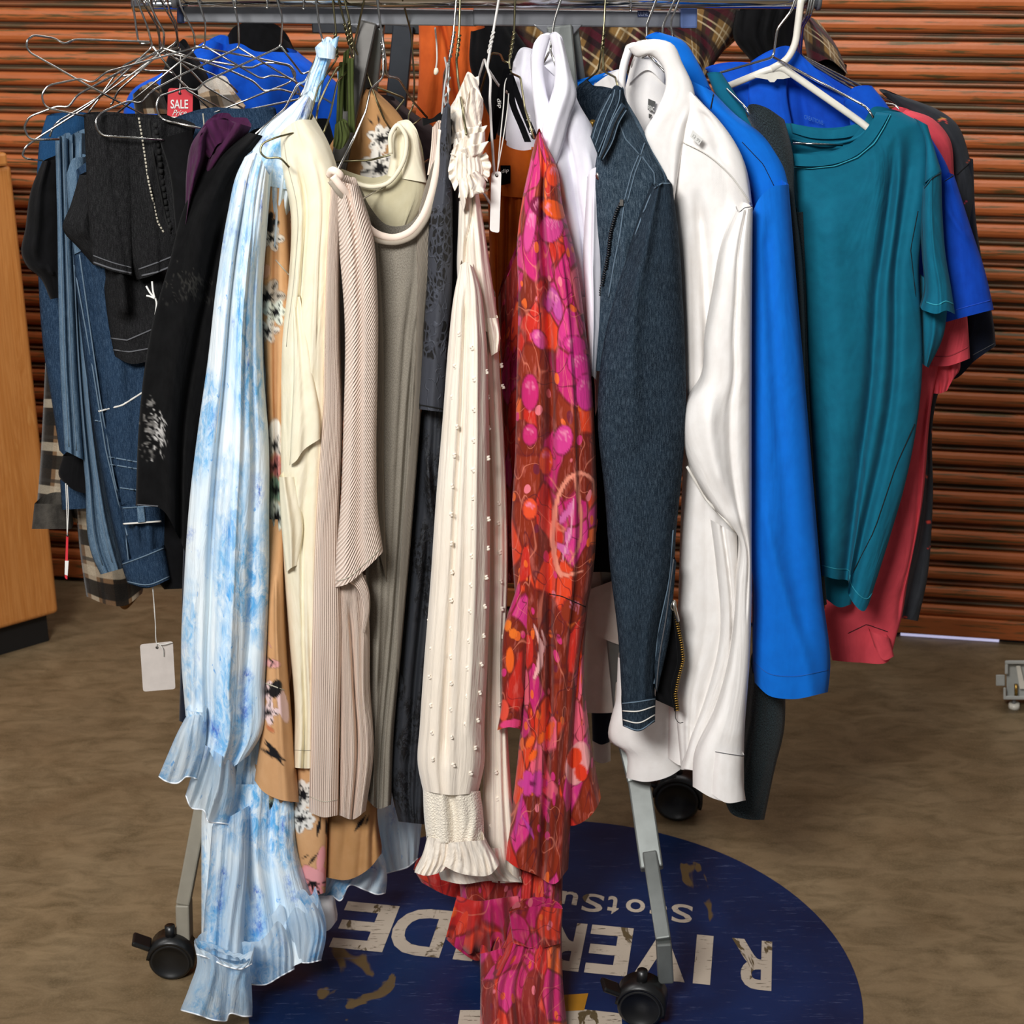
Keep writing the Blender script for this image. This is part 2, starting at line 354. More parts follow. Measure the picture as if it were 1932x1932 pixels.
def M_concrete():
    m = NT('brown_concrete'); o = m.obj()
    c = m.mix(m.ramp(m.noise(m.map(o, (1, 1, 1)), 3.0, 6, .6, .8), [(.32, 0.0), (.68, 1.0)]), '#6d5a41', '#857256')
    c = m.mix(m.ramp(m.noise(m.map(o, (1, 2.2, 1)), 11, 6, .65, .6), [(.4, 0.0), (.75, 1.0)]), c, '#54462f')
    c = m.mix(m.ramp(m.noise(o, 230, 2), [(.45, 0.0), (.8, .35)]), c, '#8b775c')
    m.base(c, m.ramp(m.noise(o, 6, 4), [(.3, .38), (.7, .62)]), Specular_IOR_Level=.35); m.bump(m.noise(o, 70, 4), .08, .002); return m.m
def M_oak():
    m = NT('honey_oak_wood'); o = m.obj()
    g = m.noise(m.map(o, (9, 9, .9)), 3.2, 5, .6, 1.6)
    c = m.ramp(g, [(.25, '#a8662a'), (.45, '#c08144'), (.6, '#b67538'), (.8, '#cf9656')])
    g2 = m.ramp(m.noise(m.map(o, (60, 60, 1.5)), 5, 3), [(.35, 0.0), (.7, .5)])
    c = m.mix(g2, c, '#94561f'); m.base(c, .45); m.bump(m.noise(m.map(o, (60, 60, 2)), 5, 3), .1, .001); return m.m
def M_metal(name, c, rough, metal=1.0, aniso=0):
    m = NT(name); m.base(m.mix(m.ramp(m.noise(m.obj(), 25, 4), [(.3, 0.0), (.7, 1.0)]), c, tuple(x*.8 for x in hexc(c)[:3])+(1,)), rough, Metallic=metal); return m.m
CHROME = M_metal('chrome_tube', '#d8dade', .1); STEEL = M_metal('brushed_steel_beam', '#85878b', .33, .6); WIRE = M_metal('galvanised_wire', '#c9c7c2', .18)
DWIRE = M_metal('dark_gilt_wire', '#8d8666', .3); ZINC = M_metal('zinc_leg_tube', '#7c807d', .45, .6)
def M_plain(name, c, rough=.5, **kw):
    m = NT(name); m.base(m.mix(m.ramp(m.noise(m.obj(), 40, 3), [(.3, 0.0), (.7, 1.0)]), c, tuple(x*.88 for x in hexc(c)[:3])+(1,)), rough, **kw); return m.m
BLACKP = M_plain('black_plastic', '#131313', .35); WHITEP = M_plain('white_plastic', '#e9e4d6', .3); TAGC = M_plain('white_card', '#cfc6bf', .6)
CARDW = M_plain('bright_white_card', '#ecebe6', .6); REDC = M_plain('red_tag_card', '#d2303c', .5); STRING = M_plain('white_string', '#d6d3cc', .8); PALEGREY = M_plain('grey_leg_paint', '#8d8779', .5)
BRASS = M_metal('brass_teeth', '#b08d4a', .35); SILV = M_metal('zip_metal', '#c8c4bc', .3); BLACKT = M_plain('black_ribbon', '#08080a', .9, Specular_IOR_Level=.05); NAVYP = M_plain('navy_sticker', '#10224f', .5); BLUECAP = M_plain('pale_blue_end_cap', '#7f97cf', .25, Metallic=.6)
# ================================================================= setting
A0 = GP(120, 1092); A1 = GP(1932, 1214); wd = (A1-A0)/np.linalg.norm(A1-A0); nrm = np.array([wd[1], -wd[0], 0]);
if nrm[1] > 0: nrm = -nrm
X0, X1 = -3.2, 3.2
fl = mesh('floor', [(-6, -4, 0), (6, -4, 0), (6, 2.6, 0), (-6, 2.6, 0)], [(0, 1, 2, 3)], M_concrete(), smooth=False); tag(fl, None, None, None, 'structure')
def wpt(x, d, z): return A0+wd*(x+1.6)+nrm*d+np.array([0, 0, z])
per = .0512; z0 = .062; prof = [(0, .001), (.004, .0075), (.010, .0115), (.018, .013), (.026, .0115), (.0315, .0075), (.0335, -.010), (.0358, -.010), (.0372, .003), (.0408, .0055), (.0442, .003), (.0456, -.010), (.0495, -.010)]
V = []; Fc = []; mats = []
rows = [(z0+i*per+z, d) for i in range(48) for z, d in prof]
for z, d in rows: V += [wpt(X0, d, z), wpt(X1, d, z)]
for i in range(len(rows)-1):
    Fc.append((2*i, 2*i+1, 2*i+3, 2*i+2)); k = i % len(prof); mats.append(1 if 7 <= k <= 11 else 0)
wl = mesh('wall_back', V, Fc, M_door(), smooth=False); wl.data.materials.append(M_bead()); wl.data.polygons.foreach_set('material_index', mats); tag(wl, None, None, None, 'structure')
def wbox(xa, xb, da, db, za, zb):
    P = [wpt(x, d, z) for z in (za, zb) for d in (da, db) for x in (xa, xb)]; return np.array(P), [(0, 2, 3, 1), (4, 5, 7, 6), (0, 1, 5, 4), (2, 6, 7, 3), (0, 4, 6, 2), (1, 3, 7, 5)]
t1 = mesh('trim_1', *wbox(X0, X1, -.02, .016, .012, z0+.002), wl.data.materials[0], smooth=False); tag(t1, None, None, None, 'structure'); bevel(t1, .004)
t2 = mesh('trim_2', *wbox(X0, X1, -.03, -.002, .0005, .012), M_plain('black_door_gasket', '#0b0b0c', .7), smooth=False); tag(t2, None, None, None, 'structure')
GAP = NT('daylight_under_door'); GAP.base('#cfd0e8', .8); GAP.put(GAP.b.inputs['Emission Color'], '#c9c8ee'); GAP.put(GAP.b.inputs['Emission Strength'], .5)
xa = float(np.dot(GP(1700, 1206)-A0, wd)-1.6); xb = float(np.dot(GP(1885, 1214)-A0, wd)-1.6)
t3 = mesh('daylight_strip', *wbox(xa, xb, -.002, .004, .0008, .009), GAP.m, smooth=False); tag(t3, None, None, None, 'structure')  # glowing strip put in for the daylight showing under the door
# counter of honey oak on a black plinth
c1 = GP(112, 1204); cb = thing('cabinet', 'honey oak cabinet with rounded side panel on a black plinth, left edge', 'cabinet', (c1[0]-.3, c1[1]+.1, 0))
pr = PT(112, 1157, c1[1]-.03); zt = PT(60, 286, c1[1]-.03)[2]; yc = c1[1]+.1
rz = math.atan2(GP(0, 1237)[1]-c1[1], GP(0, 1237)[0]-c1[0])+math.pi
def cbox(x0, x1, y0, y1, z0_, z1_, base):
    V, Fq = box(((x0+x1)/2, (y0+y1)/2, (z0_+z1_)/2), (x1-x0, y1-y0, z1_-z0_)); R = np.array([[math.cos(rz), -math.sin(rz), 0], [math.sin(rz), math.cos(rz), 0], [0, 0, 1]])
    return V@R.T+base, Fq
base = np.array([pr[0], c1[1]-.03, 0]); OAK = M_oak()
b = mesh('side_panel', *cbox(-.62, 0, 0, .55, pr[2], zt-.03, base), OAK, cb, smooth=False); bevel(b, .012, 4)
b = mesh('top', *cbox(-.64, -.012, -.01, .57, zt-.03, zt, base), OAK, cb, smooth=False); bevel(b, .006)
b = mesh('plinth', *cbox(-.62, -.02, .035, .5, 0, pr[2]+.002, base), M_plain('black_plinth', '#0c0b0b', .6), cb, smooth=False)
# round blue floor decal
dc = GP(1046, 1850); R0 = .533; DEC = thing('floor_decal', 'large round blue floor decal with worn white upside-down lettering', 'floor decal', (dc[0], dc[1], 0))
m = NT('worn_blue_vinyl'); o = m.obj()
c = m.mix(m.ramp(m.noise(o, 4, 4), [(.35, 0.0), (.65, 1.0)]), '#0b1b3c', '#0e2650')
c = m.mix(m.ramp(m.noise(m.map(o, (1, .45, 1), (0, 0, .7)), 11, 4, .5, .8), [(.66, 0.0), (.68, 1.0)]), c, '#5b4a30')
sc_ = m.ramp(m.noise(m.map(o, (1, 9, 1), (0, 0, .5)), 14, 6, .8), [(.58, 0.0), (.64, .5)]); c = m.mix(sc_, c, '#4f5878'); m.base(c, .33, Specular_IOR_Level=.45); VIN = m.m
ang = np.linspace(0, 2*math.pi, 129)[:-1]
V = [(dc[0]+R0*math.cos(a), dc[1]+R0*math.sin(a), z) for z in (.0002, .0016) for a in ang]
mesh('vinyl_disc', V, [tuple(range(128, 256))]+[(i, (i+1) % 128, 128+(i+1) % 128, 128+i) for i in range(128)], VIN, DEC, smooth=False)
m = NT('worn_white_vinyl'); o = m.obj(); wn = m.ramp(m.noise(m.map(o, (1, .5, 1), (0, 0, .7)), 22, 5, .6, 1), [(.6, 0.0), (.63, 1.0)]); sc_ = m.ramp(m.noise(m.map(o, (1, 7, 1), (0, 0, 1.1)), 24, 4, .7), [(.6, 0.0), (.64, 1.0)])
m.base(m.mix(sc_, m.mix(wn, '#b3a797', '#574a32'), '#4a4030'), .45); WVIN = m.m
a0 = GP(1415, 1820); b0 = GP(687, 1751); dr = (b0-a0)/np.linalg.norm(b0-a0); up = np.array([dr[1], -dr[0], 0]); 
if up[1] > 0: up = -up
def letters(s, uL, uR, vL, vR, hgt, nm, bold=.03):
    """one glyph read upside down: its left side sits at uR"""
    q0 = GP(uR, vR); q1 = GP(uL, vL); 
    def fn(x, y): p = q0+(q1-q0)*x+up*(y-.5)*hgt; return np.array([p[0], p[1], .0021])
    return text_mesh(nm, s, WVIN, DEC, fn, bold=bold)
H1 = abs(GP(1415, 1867)[1]-GP(1415, 1773)[1])
for ch, ul, ur in (('R', 1378, 1456), ('I', 1311, 1343), ('V', 1198, 1296), ('E', 1109, 1189), ('R', 1022, 1100), ('S', 924, 1004), ('I', 868, 904), ('D', 741, 843), ('E', 638, 738)):
    f = lambda u: 1749+(u-687)*(1820-1749)/(1415-687); letters(ch, ul, ur, f(ul), f(ur), H1, 'letter')
H2 = abs(GP(1280, 1743)[1]-GP(1280, 1708)[1])
for ch, ul, ur, hh in (('S', 1266, 1306, 1), ('c', 1226, 1258, .72), ('o', 1181, 1217, .72), ('t', 1146, 1168, 1), ('S', 1097, 1138, 1), ('u', 1058, 1090, .72)):
    f = lambda u: 1700+(u-1075)*.118; letters(ch, ul, ur, f(ul)+(0 if hh == 1 else -4), f(ur)+(0 if hh == 1 else -4), H2*hh, 'letter', .015)
def floorpoly(nm, pts, mat, z=.0021):
    V = [tuple(GP(u, v, z)) for u, v in pts]; return mesh(nm, V, [tuple(range(len(V)))[::-1]], mat, DEC, smooth=False)
floorpoly('white_bar', [(868, 1906), (1100, 1904), (1172, 1912), (1176, 1960), (860, 1960)], WVIN)
floorpoly('yellow_patch', [(1062, 1877), (1110, 1874), (1102, 1906), (1058, 1908)], M_plain('mustard_vinyl', '#a8751f', .5), .0026)
# ================================================================= rack
def rail(u0, v0, u1, v1, Y0, Y1, r): return np.linspace(PT(u0, v0, Y0), PT(u1, v1, Y1), 40), r
RK = thing('garment_rack', 'chrome and steel rolling garment rack holding all the front clothes', 'clothes rack', (0, .05, 0))
P, r = rail(330, -6, 1543, -2, .0, .0, .0155); RAILZ = float(P[20][2]); mesh('hanging_rail', *tube(P, r, 20), CHROME, RK)
for k, e in ((0, 0), (1, -1)): mesh('rail_end_cap', *tube(np.array([P[e]+np.array([-.004 if k == 0 else -.002, 0, 0]), P[e]+np.array([.004, 0, 0])]), .0172, 20), STEEL, RK)
def boxbeam(nm, c, Y, D, mat):
    (uL, vT, vB), (uR, vT2, vB2) = c
    V = []
    for YY in (Y, Y+D):
        for (u, vt, vb) in c:
            pt = PT(u, vt, Y); pb = PT(u, vb, Y); V += [(pt[0], YY, pt[2]), (pb[0], YY, pb[2])]
    return mesh(nm, V, [(0, 1, 3, 2), (4, 6, 7, 5), (0, 2, 6, 4), (1, 5, 7, 3), (0, 4, 5, 1), (2, 3, 7, 6)], mat, RK, smooth=False)
bevel(boxbeam('beam', [(345, 9, 42), (900, 20, 50)], .028, .03, STEEL), .002)
bevel(boxbeam('beam_sleeve', [(892, 17, 49), (1285, 22, 53)], .024, .036, STEEL), .003)
bevel(boxbeam('end_cap', [(1284, 14, 54), (1316, 14, 54)], .02, .04, BLUECAP), .003)
bevel(boxbeam('end_cap', [(333, 6, 44), (346, 7, 45)], .024, .036, M_plain('dark_blue_end_cap', '#2a3550', .3, Metallic=.5)), .003)
st = boxbeam('maker_sticker', [(1203, 20, 32), (1224, 20, 32)], .0215, .003, NAVYP)
text_mesh('lettering', 'ULINE', M_plain('grey_ink', '#8f99b5', .6), st, lambda x, y: PT(1204.5+18*x, 30-8*y, .0213), bold=.01)
def leg(nm, path, w, d, mat, mat2=None):
    A = [PT(*p) for p in path]; o = None
    pr_ = []
    for p, q in zip(A[:-1], A[1:]): pr_.append(beam(p, q, w, d, (0, 1, 0)))
    return bevel(mesh(nm, *join(pr_), mat, RK, smooth=False), .003)
YF = GP(345, 1836)[1]; YFR = GP(1208, 1925)[1]; YB = GP(1280, 1538)[1]
leg('leg', [(697, 42, .03), (385, 1500, YF+.06)], .026, .036, M_metal('dull_steel_leg', '#5d5b58', .45, .6)); leg('leg', [(385, 1500, YF+.06), (347, 1700, YF+.03), (349, 1775, YF+.02)], .024, .036, PALEGREY)
leg('leg', [(1055, 48, .03), (1182, 1380, -.03), (1206, 1475, -.09), (1230, 1640, -.20)], .040, .032, ZINC)
leg('leg', [(1226, 1610, -.185), (1252, 1775, YFR+.025), (1256, 1850, YFR+.02)], .026, .024, ZINC)
leg('leg', [(1070, 48, .045), (1262, 1480, YB)], .035, .03, ZINC)
leg('leg', [(705, 46, .045), (560, 1440, YB+.02)], .035, .03, ZINC)
bevel(mesh('gusset', *prism([(655, 44), (720, 44), (703, 62), (700, 110), (676, 110), (684, 62)], lambda p: PT(p[0], p[1], .026), lambda p: PT(p[0], p[1], .056)), STEEL, RK, smooth=False), .002)
bevel(mesh('gusset', *prism([(1005, 46), (1100, 46), (1078, 70), (1086, 150), (1050, 150), (1034, 70)], lambda p: PT(p[0], p[1], .022), lambda p: PT(p[0], p[1], .054)), STEEL, RK, smooth=False), .002)
def caster(u, v, Yc, rpx, yaw):
    p = PT(u, v, Yc); r = max(p[2], .03)
    c = thing('caster', None, None) if False else None
    ca, sa = math.cos(yaw), math.sin(yaw); ax = np.array([ca, sa, 0])
    rings = [(-.024, .55), (-.024, .9), (-.02, .99), (-.006, 1), (-.004, .88), (.004, .88), (.006, 1), (.02, .99), (.024, .9), (.024, .8), (.021, .76), (.021, .05)]
    cen = np.array([p[0], p[1], r]); n = 40; V = []; e1 = np.array([-sa, ca, 0]); e2 = np.array([0, 0, 1.])
    for (x, q) in rings: V += [cen+ax*x*r/.04+r*q*(math.cos(a)*e1+math.sin(a)*e2) for a in np.arange(n)*2*math.pi/n]
    Fq = [(i*n+j, i*n+(j+1) % n, (i+1)*n+(j+1) % n, (i+1)*n+j) for i in range(len(rings)-1) for j in range(n)]+[tuple(range(n))[::-1], tuple((len(rings)-1)*n+j for j in range(n))]
    wob = mesh('caster_wheel', V, Fq, BLACKP, RK)
    # hood over the wheel, its stem and the brake pedal
    th_ = np.linspace(-.3, math.pi*.95, 18); hood = []
    for x in (-.62, .62): hood += [cen+ax*x*r+r*1.1*(math.cos(a)*e1+math.sin(a)*e2) for a in th_]
    H = [(i, i+1, 18+i+1, 18+i) for i in range(17)]
    h = mesh('caster_hood', hood, H, BLACKP, RK); s = h.modifiers.new('s', 'SOLIDIFY'); s.thickness = .006
    mesh('caster_stem', *tube([cen+np.array([0, 0, r*.9]), cen+np.array([0, 0, r*1.6])], .009, 14), BLACKP, RK)
    e = cen+e1*-r*0+np.array([-r*.95, -.0, r*.55]); bevel(mesh('brake_pedal', *beam(e, e+np.array([-.03, -.004, .016]), .034, .009), BLACKP, RK, smooth=False), .003)
caster(325, 1802, YF, 40, .35+math.pi/2*0-1.9); caster(1210, 1889, YFR, 45, -1.75); caster(1278, 1500, YB, 33, -1.7)
# ---- rack behind
RB = thing('garment_rack', 'dark rack standing behind the front rack, mostly hidden by clothes', 'clothes rack', (0, .85, 0))
YR = .62
mesh('hanging_rail', *tube(np.linspace(PT(250, 8, YR), PT(1500, 14, YR), 30), .014, 16), CHROME, RB)
bevel(mesh('beam', *beam(PT(590, 46, YR+.03), PT(1420, 56, YR+.03), .03, .03), M_plain('dark_steel', '#3b3d40', .35, Metallic=.8), RB, smooth=False), .002)
bevel(mesh('upright', *beam(PT(762, 48, YR+.02), PT(700, 700, YR), .04, .045, (0, 1, 0)), M_plain('dark_steel_post', '#33373c', .35, Metallic=.7), RB, smooth=False), .002)
bevel(mesh('upright', *beam(PT(1100, 60, YR+.02), PT(1120, 800, YR), .04, .045, (0, 1, 0)), RB.children[2].data.materials[0], RB, smooth=False), .002)
gz = [GP(PX(PT(700, 700, YR))[0], 1400)]
for xx in (-.14, .14):
    bevel(mesh('base_foot', *box((xx, YR+.28, .045), (.04, .5, .03)), RB.children[2].data.materials[0], RB, smooth=False), .003)
    bevel(mesh('base_post', *box((xx, YR+.28, .75), (.04, .04, 1.42)), RB.children[2].data.materials[0], RB, smooth=False), .003)
# ---- little white bracket on the floor at the right
g = GP(1912, 1335); BR = thing('bracket', 'white plastic bracket with a brass screw, standing on the floor by the shutter', 'bracket', tuple(g))
yb = g[1]; b_ = lambda u0, v0, u1, v1, y0, y1: prism([(u0, v0), (u1, v0), (u1, v1), (u0, v1)], lambda p: PT(p[0], p[1], yb+y0), lambda p: PT(p[0], p[1], yb+y1))
GW = M_plain('greyish_white_plastic', '#b9bab4', .45)
bevel(mesh('housing', *join([b_(1896, 1246, 1990, 1253, -.03, .03), b_(1896, 1253, 1902, 1272, -.03, .03), b_(1893, 1297, 1898, 1316, -.03, .03), b_(1899, 1253, 1985, 1317, .0, .03), b_(1893, 1313, 1990, 1320, -.03, .03)]), GW, BR, smooth=False), .002)
bevel(mesh('tab', *b_(1879, 1273, 1896, 1294, -.02, .01), GW, BR, smooth=False), .002)
bevel(mesh('rib', *prism([(1917, 1256), (1925, 1256), (1936, 1300), (1924, 1300)], lambda p: PT(p[0], p[1], yb-.02), lambda p: PT(p[0], p[1], yb+.005)), WHITEP, BR, smooth=False), .001)
mesh('screw', *tube([PT(1917, 1291, yb-.02), PT(1917, 1314, yb-.02)], .004, 12), BRASS, BR)
mesh('foot', *tube([PT(1913, 1338, yb)*np.array([1, 1, 0])+np.array([0, 0, .0]), PT(1913, 1330, yb)*np.array([1, 1, 0])+np.array([0, 0, .012])], [.014, .012], 20), WHITEP, BR)
mesh('stem', *tube([np.array([g[0], yb, .01]), PT(1913, 1314, yb)], .005, 12), STEEL, BR)
# ================================================================= fabrics
def G(name, label, cat, u, v, Y, group=None):
    p = PT(u, v, Y); return thing(name, label, cat, tuple(p), group)
WHITE = M_fabric('white_cotton', '#f2efec', '#ece8e4', crumple=.3, cscale=9, rough=.75).m
WHITE2 = M_fabric('cool_white_cotton', '#ecebf3', '#e6e4ee', crumple=.25, cscale=10, rough=.7).m
BLUE = M_fabric('bright_blue_jersey', '#0670d8', '#066acf', crumple=.35, cscale=9, wscale=1100).m
ROYAL = M_fabric('royal_blue_jersey', '#0a48bd', '#0840ae', crumple=.35, cscale=9).m
TEAL = M_fabric('teal_cotton', '#0c6a84', '#0a627c', crumple=.45, cscale=10).m
CORAL = M_fabric('coral_cotton', '#d54a55', '#c94450', crumple=.45, cscale=12).m
BLACKF = M_fabric('black_cotton', '#09090a', '#0f0f11', crumple=.4, cscale=12, sheen=.02, spec=.1).m
NAVYF = M_fabric('dark_navy_cotton', '#0c1220', '#10182a', sheen=.05).m
CHAR = M_fabric('charcoal_cotton', '#33363b', '#2b2e33', paint=True, crumple=.4).m
SWEAT = M_fabric('dark_fleece_knit', '#0c1012', '#14191b', grain='#333f43', weave=.9, wscale=420, crumple=.3, sheen=.1).m
CREAM = M_fabric('cream_jersey', '#f2ead2', '#eee5ca', crumple=.5, cscale=11).m
CREAMD = M_fabric('pale_olive_cream_lining', '#cfc7a8', '#c8bf9e', crumple=.3, cscale=9).m
PLUM = M_fabric('plum_jersey', '#43163c', '#38122f', crumple=.4, cscale=16, sheen=.05).m
ORANGE = M_fabric('burnt_orange_crepe', '#b5540f', '#a84a0b', crumple=.25, cscale=8, rough=.6).m
ORANGE2 = M_fabric('rust_orange_cloth', '#c85a22', '#bb511d', crumple=.4).m
BROWNF = M_fabric('dark_brown_cloth', '#2c2020', '#241a1b').m
GREYM = M_fabric('heather_grey_beige_jersey', '#7f786c', '#777065', grain='#969084', crumple=.35, cscale=9, weave=.5, wscale=500).m
TAN = M_fabric('tan_crepe', '#d3a476', '#cd9d6e', crumple=.25, cscale=8, paint=True, rough=.7).m
TANL = M_fabric('tan_lining', '#b78a5c', '#b08353', crumple=.25, cscale=8, paint=True, rough=.7).m
OLIVE = M_fabric('olive_ribbon', '#4f5a2e', '#465027').m
RIB = M_rib('beige_rib_knit', '#f3dfcf', '#d9bfad', .0058, 0, .9).m
RIBD = M_rib('diagonal_beige_rib_knit', '#f4e2d4', '#d2b8a7', .0066, 1.05, .9, warp=.02).m
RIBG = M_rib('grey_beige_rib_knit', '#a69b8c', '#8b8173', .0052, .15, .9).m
DEN_D = M_denim('dark_indigo_denim', '#1a2632', '#131c26', '#4b5a67', .7).m
DEN_J = M_denim('jacket_shoulder_denim', '#253442', '#1b2833', '#62727f', .7).m
DEN_M = M_denim('mid_blue_denim', '#1d3046', '#152538', '#485e76', .55).m
DEN_L = M_denim('light_wash_denim', '#506980', '#3e566c', '#8ba0b0', .5).m
DEN_B = M_denim('washed_black_denim', '#171718', '#111112', '#363637', .5).m
DEN_U = M_denim('flat_blue_denim', '#1c4166', '#173757', '#33567a', .35).m
EDGE = M_plain('white_edging', '#eef2f6', .7)
THR = M_plain('pale_thread', '#b9b3a2', .8); THRB = M_plain('blue_grey_thread', '#5f7384', .8); THRK = M_plain('black_thread', '#050505', .9); THRG = M_plain('grey_thread', '#55565a', .8); THRW = M_plain('white_thread', '#dedad2', .8)
def M_lace():
    m = NT('slate_floral_lace'); uv = m.uv()
    w1 = m.noise(uv, 18, 3, col=True); v = m.mix(.035, uv, w1, 'ADD')
    e = m.vor(v, 62, 'DISTANCE_TO_EDGE'); zone = m.ramp(m.noise(m.map(uv, (1, 1, 1), loc=(1, 2, 0)), 13, 2), [(.5, 0.0), (.53, 1.0)])
    hole = m.math('MULTIPLY', m.ramp(e, [(.10, 0.0), (.13, 1.0)]), zone); edge = m.ramp(m.math('ABSOLUTE', m.math('SUBTRACT', m.noise(v, 22, 2), .5)), [(.0, 1.0), (.02, 0.0)])
    c = m.mix(hole, '#383b44', '#08080a'); c = m.mix(m.math('MULTIPLY', edge, .45), c, '#555a66'); m.base(c, .7)
    h = m.math('SUBTRACT', edge, hole); m.bump(h, .6, .002); m.bump(m.noise(m.map(uv, (1, .5, 1)), 18, 3), .3, .015); m.bump(m.noise(uv, 900, 2), .3, .001); return m.m
LACE = M_lace()
def M_blackfloral():
    m = NT('charcoal_lace_cloth'); uv = m.uv(); v = m.mix(.05, uv, m.noise(uv, 15, 3, col=True), 'ADD')
    e = m.ramp(m.vor(v, 45), [(.0, 1.0), (.5, 0.0)]); z = m.ramp(m.noise(uv, 11, 2), [(.48, 0.0), (.56, 1.0)])
    k = m.math('MULTIPLY', m.ramp(m.noise(v, 90, 4, .7), [(.45, 0.0), (.55, 1.0)]), z)
    m.base(m.mix(k, '#2a2d33', '#0e0f12'), .6); m.bump(k, .5, .003); m.bump(m.noise(m.map(uv, (1, .4, 1)), 12, 3), .4, .02); return m.m
LACE2 = M_blackfloral()
def M_blueflor(name, sheer=0.0):
    m = NT(name); uv = m.uv(); d = m.mix(.16, uv, m.noise(uv, 7, 4, .65, col=True), 'ADD')
    big = m.ramp(m.noise(m.map(uv, (1, .75, 1)), 6.5, 3, .55, .5), [(.45, 0.0), (.6, 1.0)])
    fine = m.ramp(m.noise(uv, 36, 5, .75, .6), [(.38, .1), (.6, 1.0)])
    c = m.mix(m.math('MULTIPLY', m.math('MULTIPLY', big, fine), .92), '#e3eef4', '#45a6e0')
    wash = m.ramp(m.noise(m.map(uv, (1, .6, 1), loc=(4, 1, 0)), 9, 3), [(.45, 0.0), (.7, .55)]); c = m.mix(wash, c, '#a9cfec')
    vd = m.vor(d, 9.5); core = m.math('MULTIPLY', m.ramp(vd, [(.05, 1.0), (.26, 0.0)]), m.ramp(m.noise(uv, 95, 4, .8), [(.42, 0.0), (.56, 1.0)])); c = m.mix(m.math('MULTIPLY', core, .75), c, '#2f74d0')
    core2 = m.math('MULTIPLY', m.ramp(vd, [(.02, 1.0), (.1, 0.0)]), m.ramp(m.noise(uv, 130, 3, .8), [(.4, 0.0), (.55, 1.0)])); c = m.mix(m.math('MULTIPLY', core2, .8), c, '#3d48b4')
    pet = m.math('MULTIPLY', m.ramp(m.vor(m.mix(.05, uv, m.noise(uv, 60, 2, col=True), 'ADD'), 34), [(.10, 1.0), (.17, 0.0)]), m.ramp(m.noise(m.map(uv, loc=(2, 7, 0)), 9, 2), [(.45, 0.0), (.62, 1.0)])); c = m.mix(m.math('MULTIPLY', pet, .8), c, '#3f9be0')
    m.base(c, .55, Specular_IOR_Level=.3, Sheen_Weight=.15); m.bump(m.noise(m.map(uv, (1.4, .3, 1)), 20, 4, .6, .5), .45, .015); m.bump(m.noise(uv, 1000, 2), .15, .001)
    if sheer: m.sheer(sheer, .3)
    return m.m
BFL = M_blueflor('blue_watercolour_chiffon'); BFLS = M_blueflor('sheer_blue_watercolour_chiffon', .16)
def M_redflor(name, dark=0.0, paint=True):
    m = NT(name); uv = m.uv(); uvw = m.mix(.06, m.map(uv, (1.1, .95, 1)), m.noise(uv, 9, 1, .4, col=True), 'ADD')
    vn = m.node('TexVoronoi', {'Vector': uvw, 'Scale': 15.0}); sep = m.node('SeparateColor', {0: vn.outputs['Color']}).outputs[0]
    c = m.ramp(sep, [(0, '#7d2410'), (.24, '#8d2c12'), (.36, '#c92a1e'), (.5, '#e04320'), (.62, '#c4246f'), (.78, '#d23383'), (.88, '#e8607a'), (.95, '#ee6a2a')], 'CONSTANT')
    edge = m.vor(uvw, 15.0, 'DISTANCE_TO_EDGE'); c = m.mix(m.ramp(edge, [(.02, .85), (.07, 0.0)]), c, '#741c14')
    v2 = m.node('TexVoronoi', {'Vector': m.mix(.03, uv, m.noise(uv, 16, 1, col=True), 'ADD'), 'Scale': 30.0}); s2 = m.node('SeparateColor', {0: v2.outputs['Color']}).outputs[1]
    msk = m.math('MULTIPLY', m.ramp(v2.outputs['Distance'], [(.26, 1.0), (.31, 0.0)]), m.ramp(s2, [(0.0, 0.0), (.42, 1.0)], 'CONSTANT'))
    c = m.mix(m.math('MULTIPLY', msk, .9), c, m.ramp(s2, [(0, '#e9542a'), (.42, '#f06a25'), (.62, '#d8307c'), (.8, '#f07f8e'), (.9, '#6d1c34')], 'CONSTANT'))
    st = m.ramp(m.noise(m.map(uv, (1, .3, 1), (0, 0, .5)), 70, 3, .6), [(.52, 0.0), (.66, .3)]); c = m.mix(st, c, '#f0887c')
    ln = m.ramp(m.math('ABSOLUTE', m.math('SUBTRACT', m.noise(uv, 11, 1, .5, .6), .5)), [(.0, .8), (.012, 0.0)]); c = m.mix(ln, c, '#571322')
    ln = m.ramp(m.math('ABSOLUTE', m.math('SUBTRACT', m.noise(m.map(uv, loc=(5, 5, 0)), 9, 1, .5, .6), .5)), [(.0, .6), (.008, 0.0)]); c = m.mix(ln, c, '#ee8a70')
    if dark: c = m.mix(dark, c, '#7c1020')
    if paint: c = painted(m, c)
    m.base(c, .6, Specular_IOR_Level=.25, Sheen_Weight=.1); m.bump(m.noise(m.map(uv, (1.4, .3, 1)), 18, 4), .35, .015); m.bump(m.noise(uv, 1000, 2), .2, .001); return m.m
RED = M_redflor('red_floral_chiffon'); RED2 = M_redflor('deep_red_floral_chiffon', .35, False)
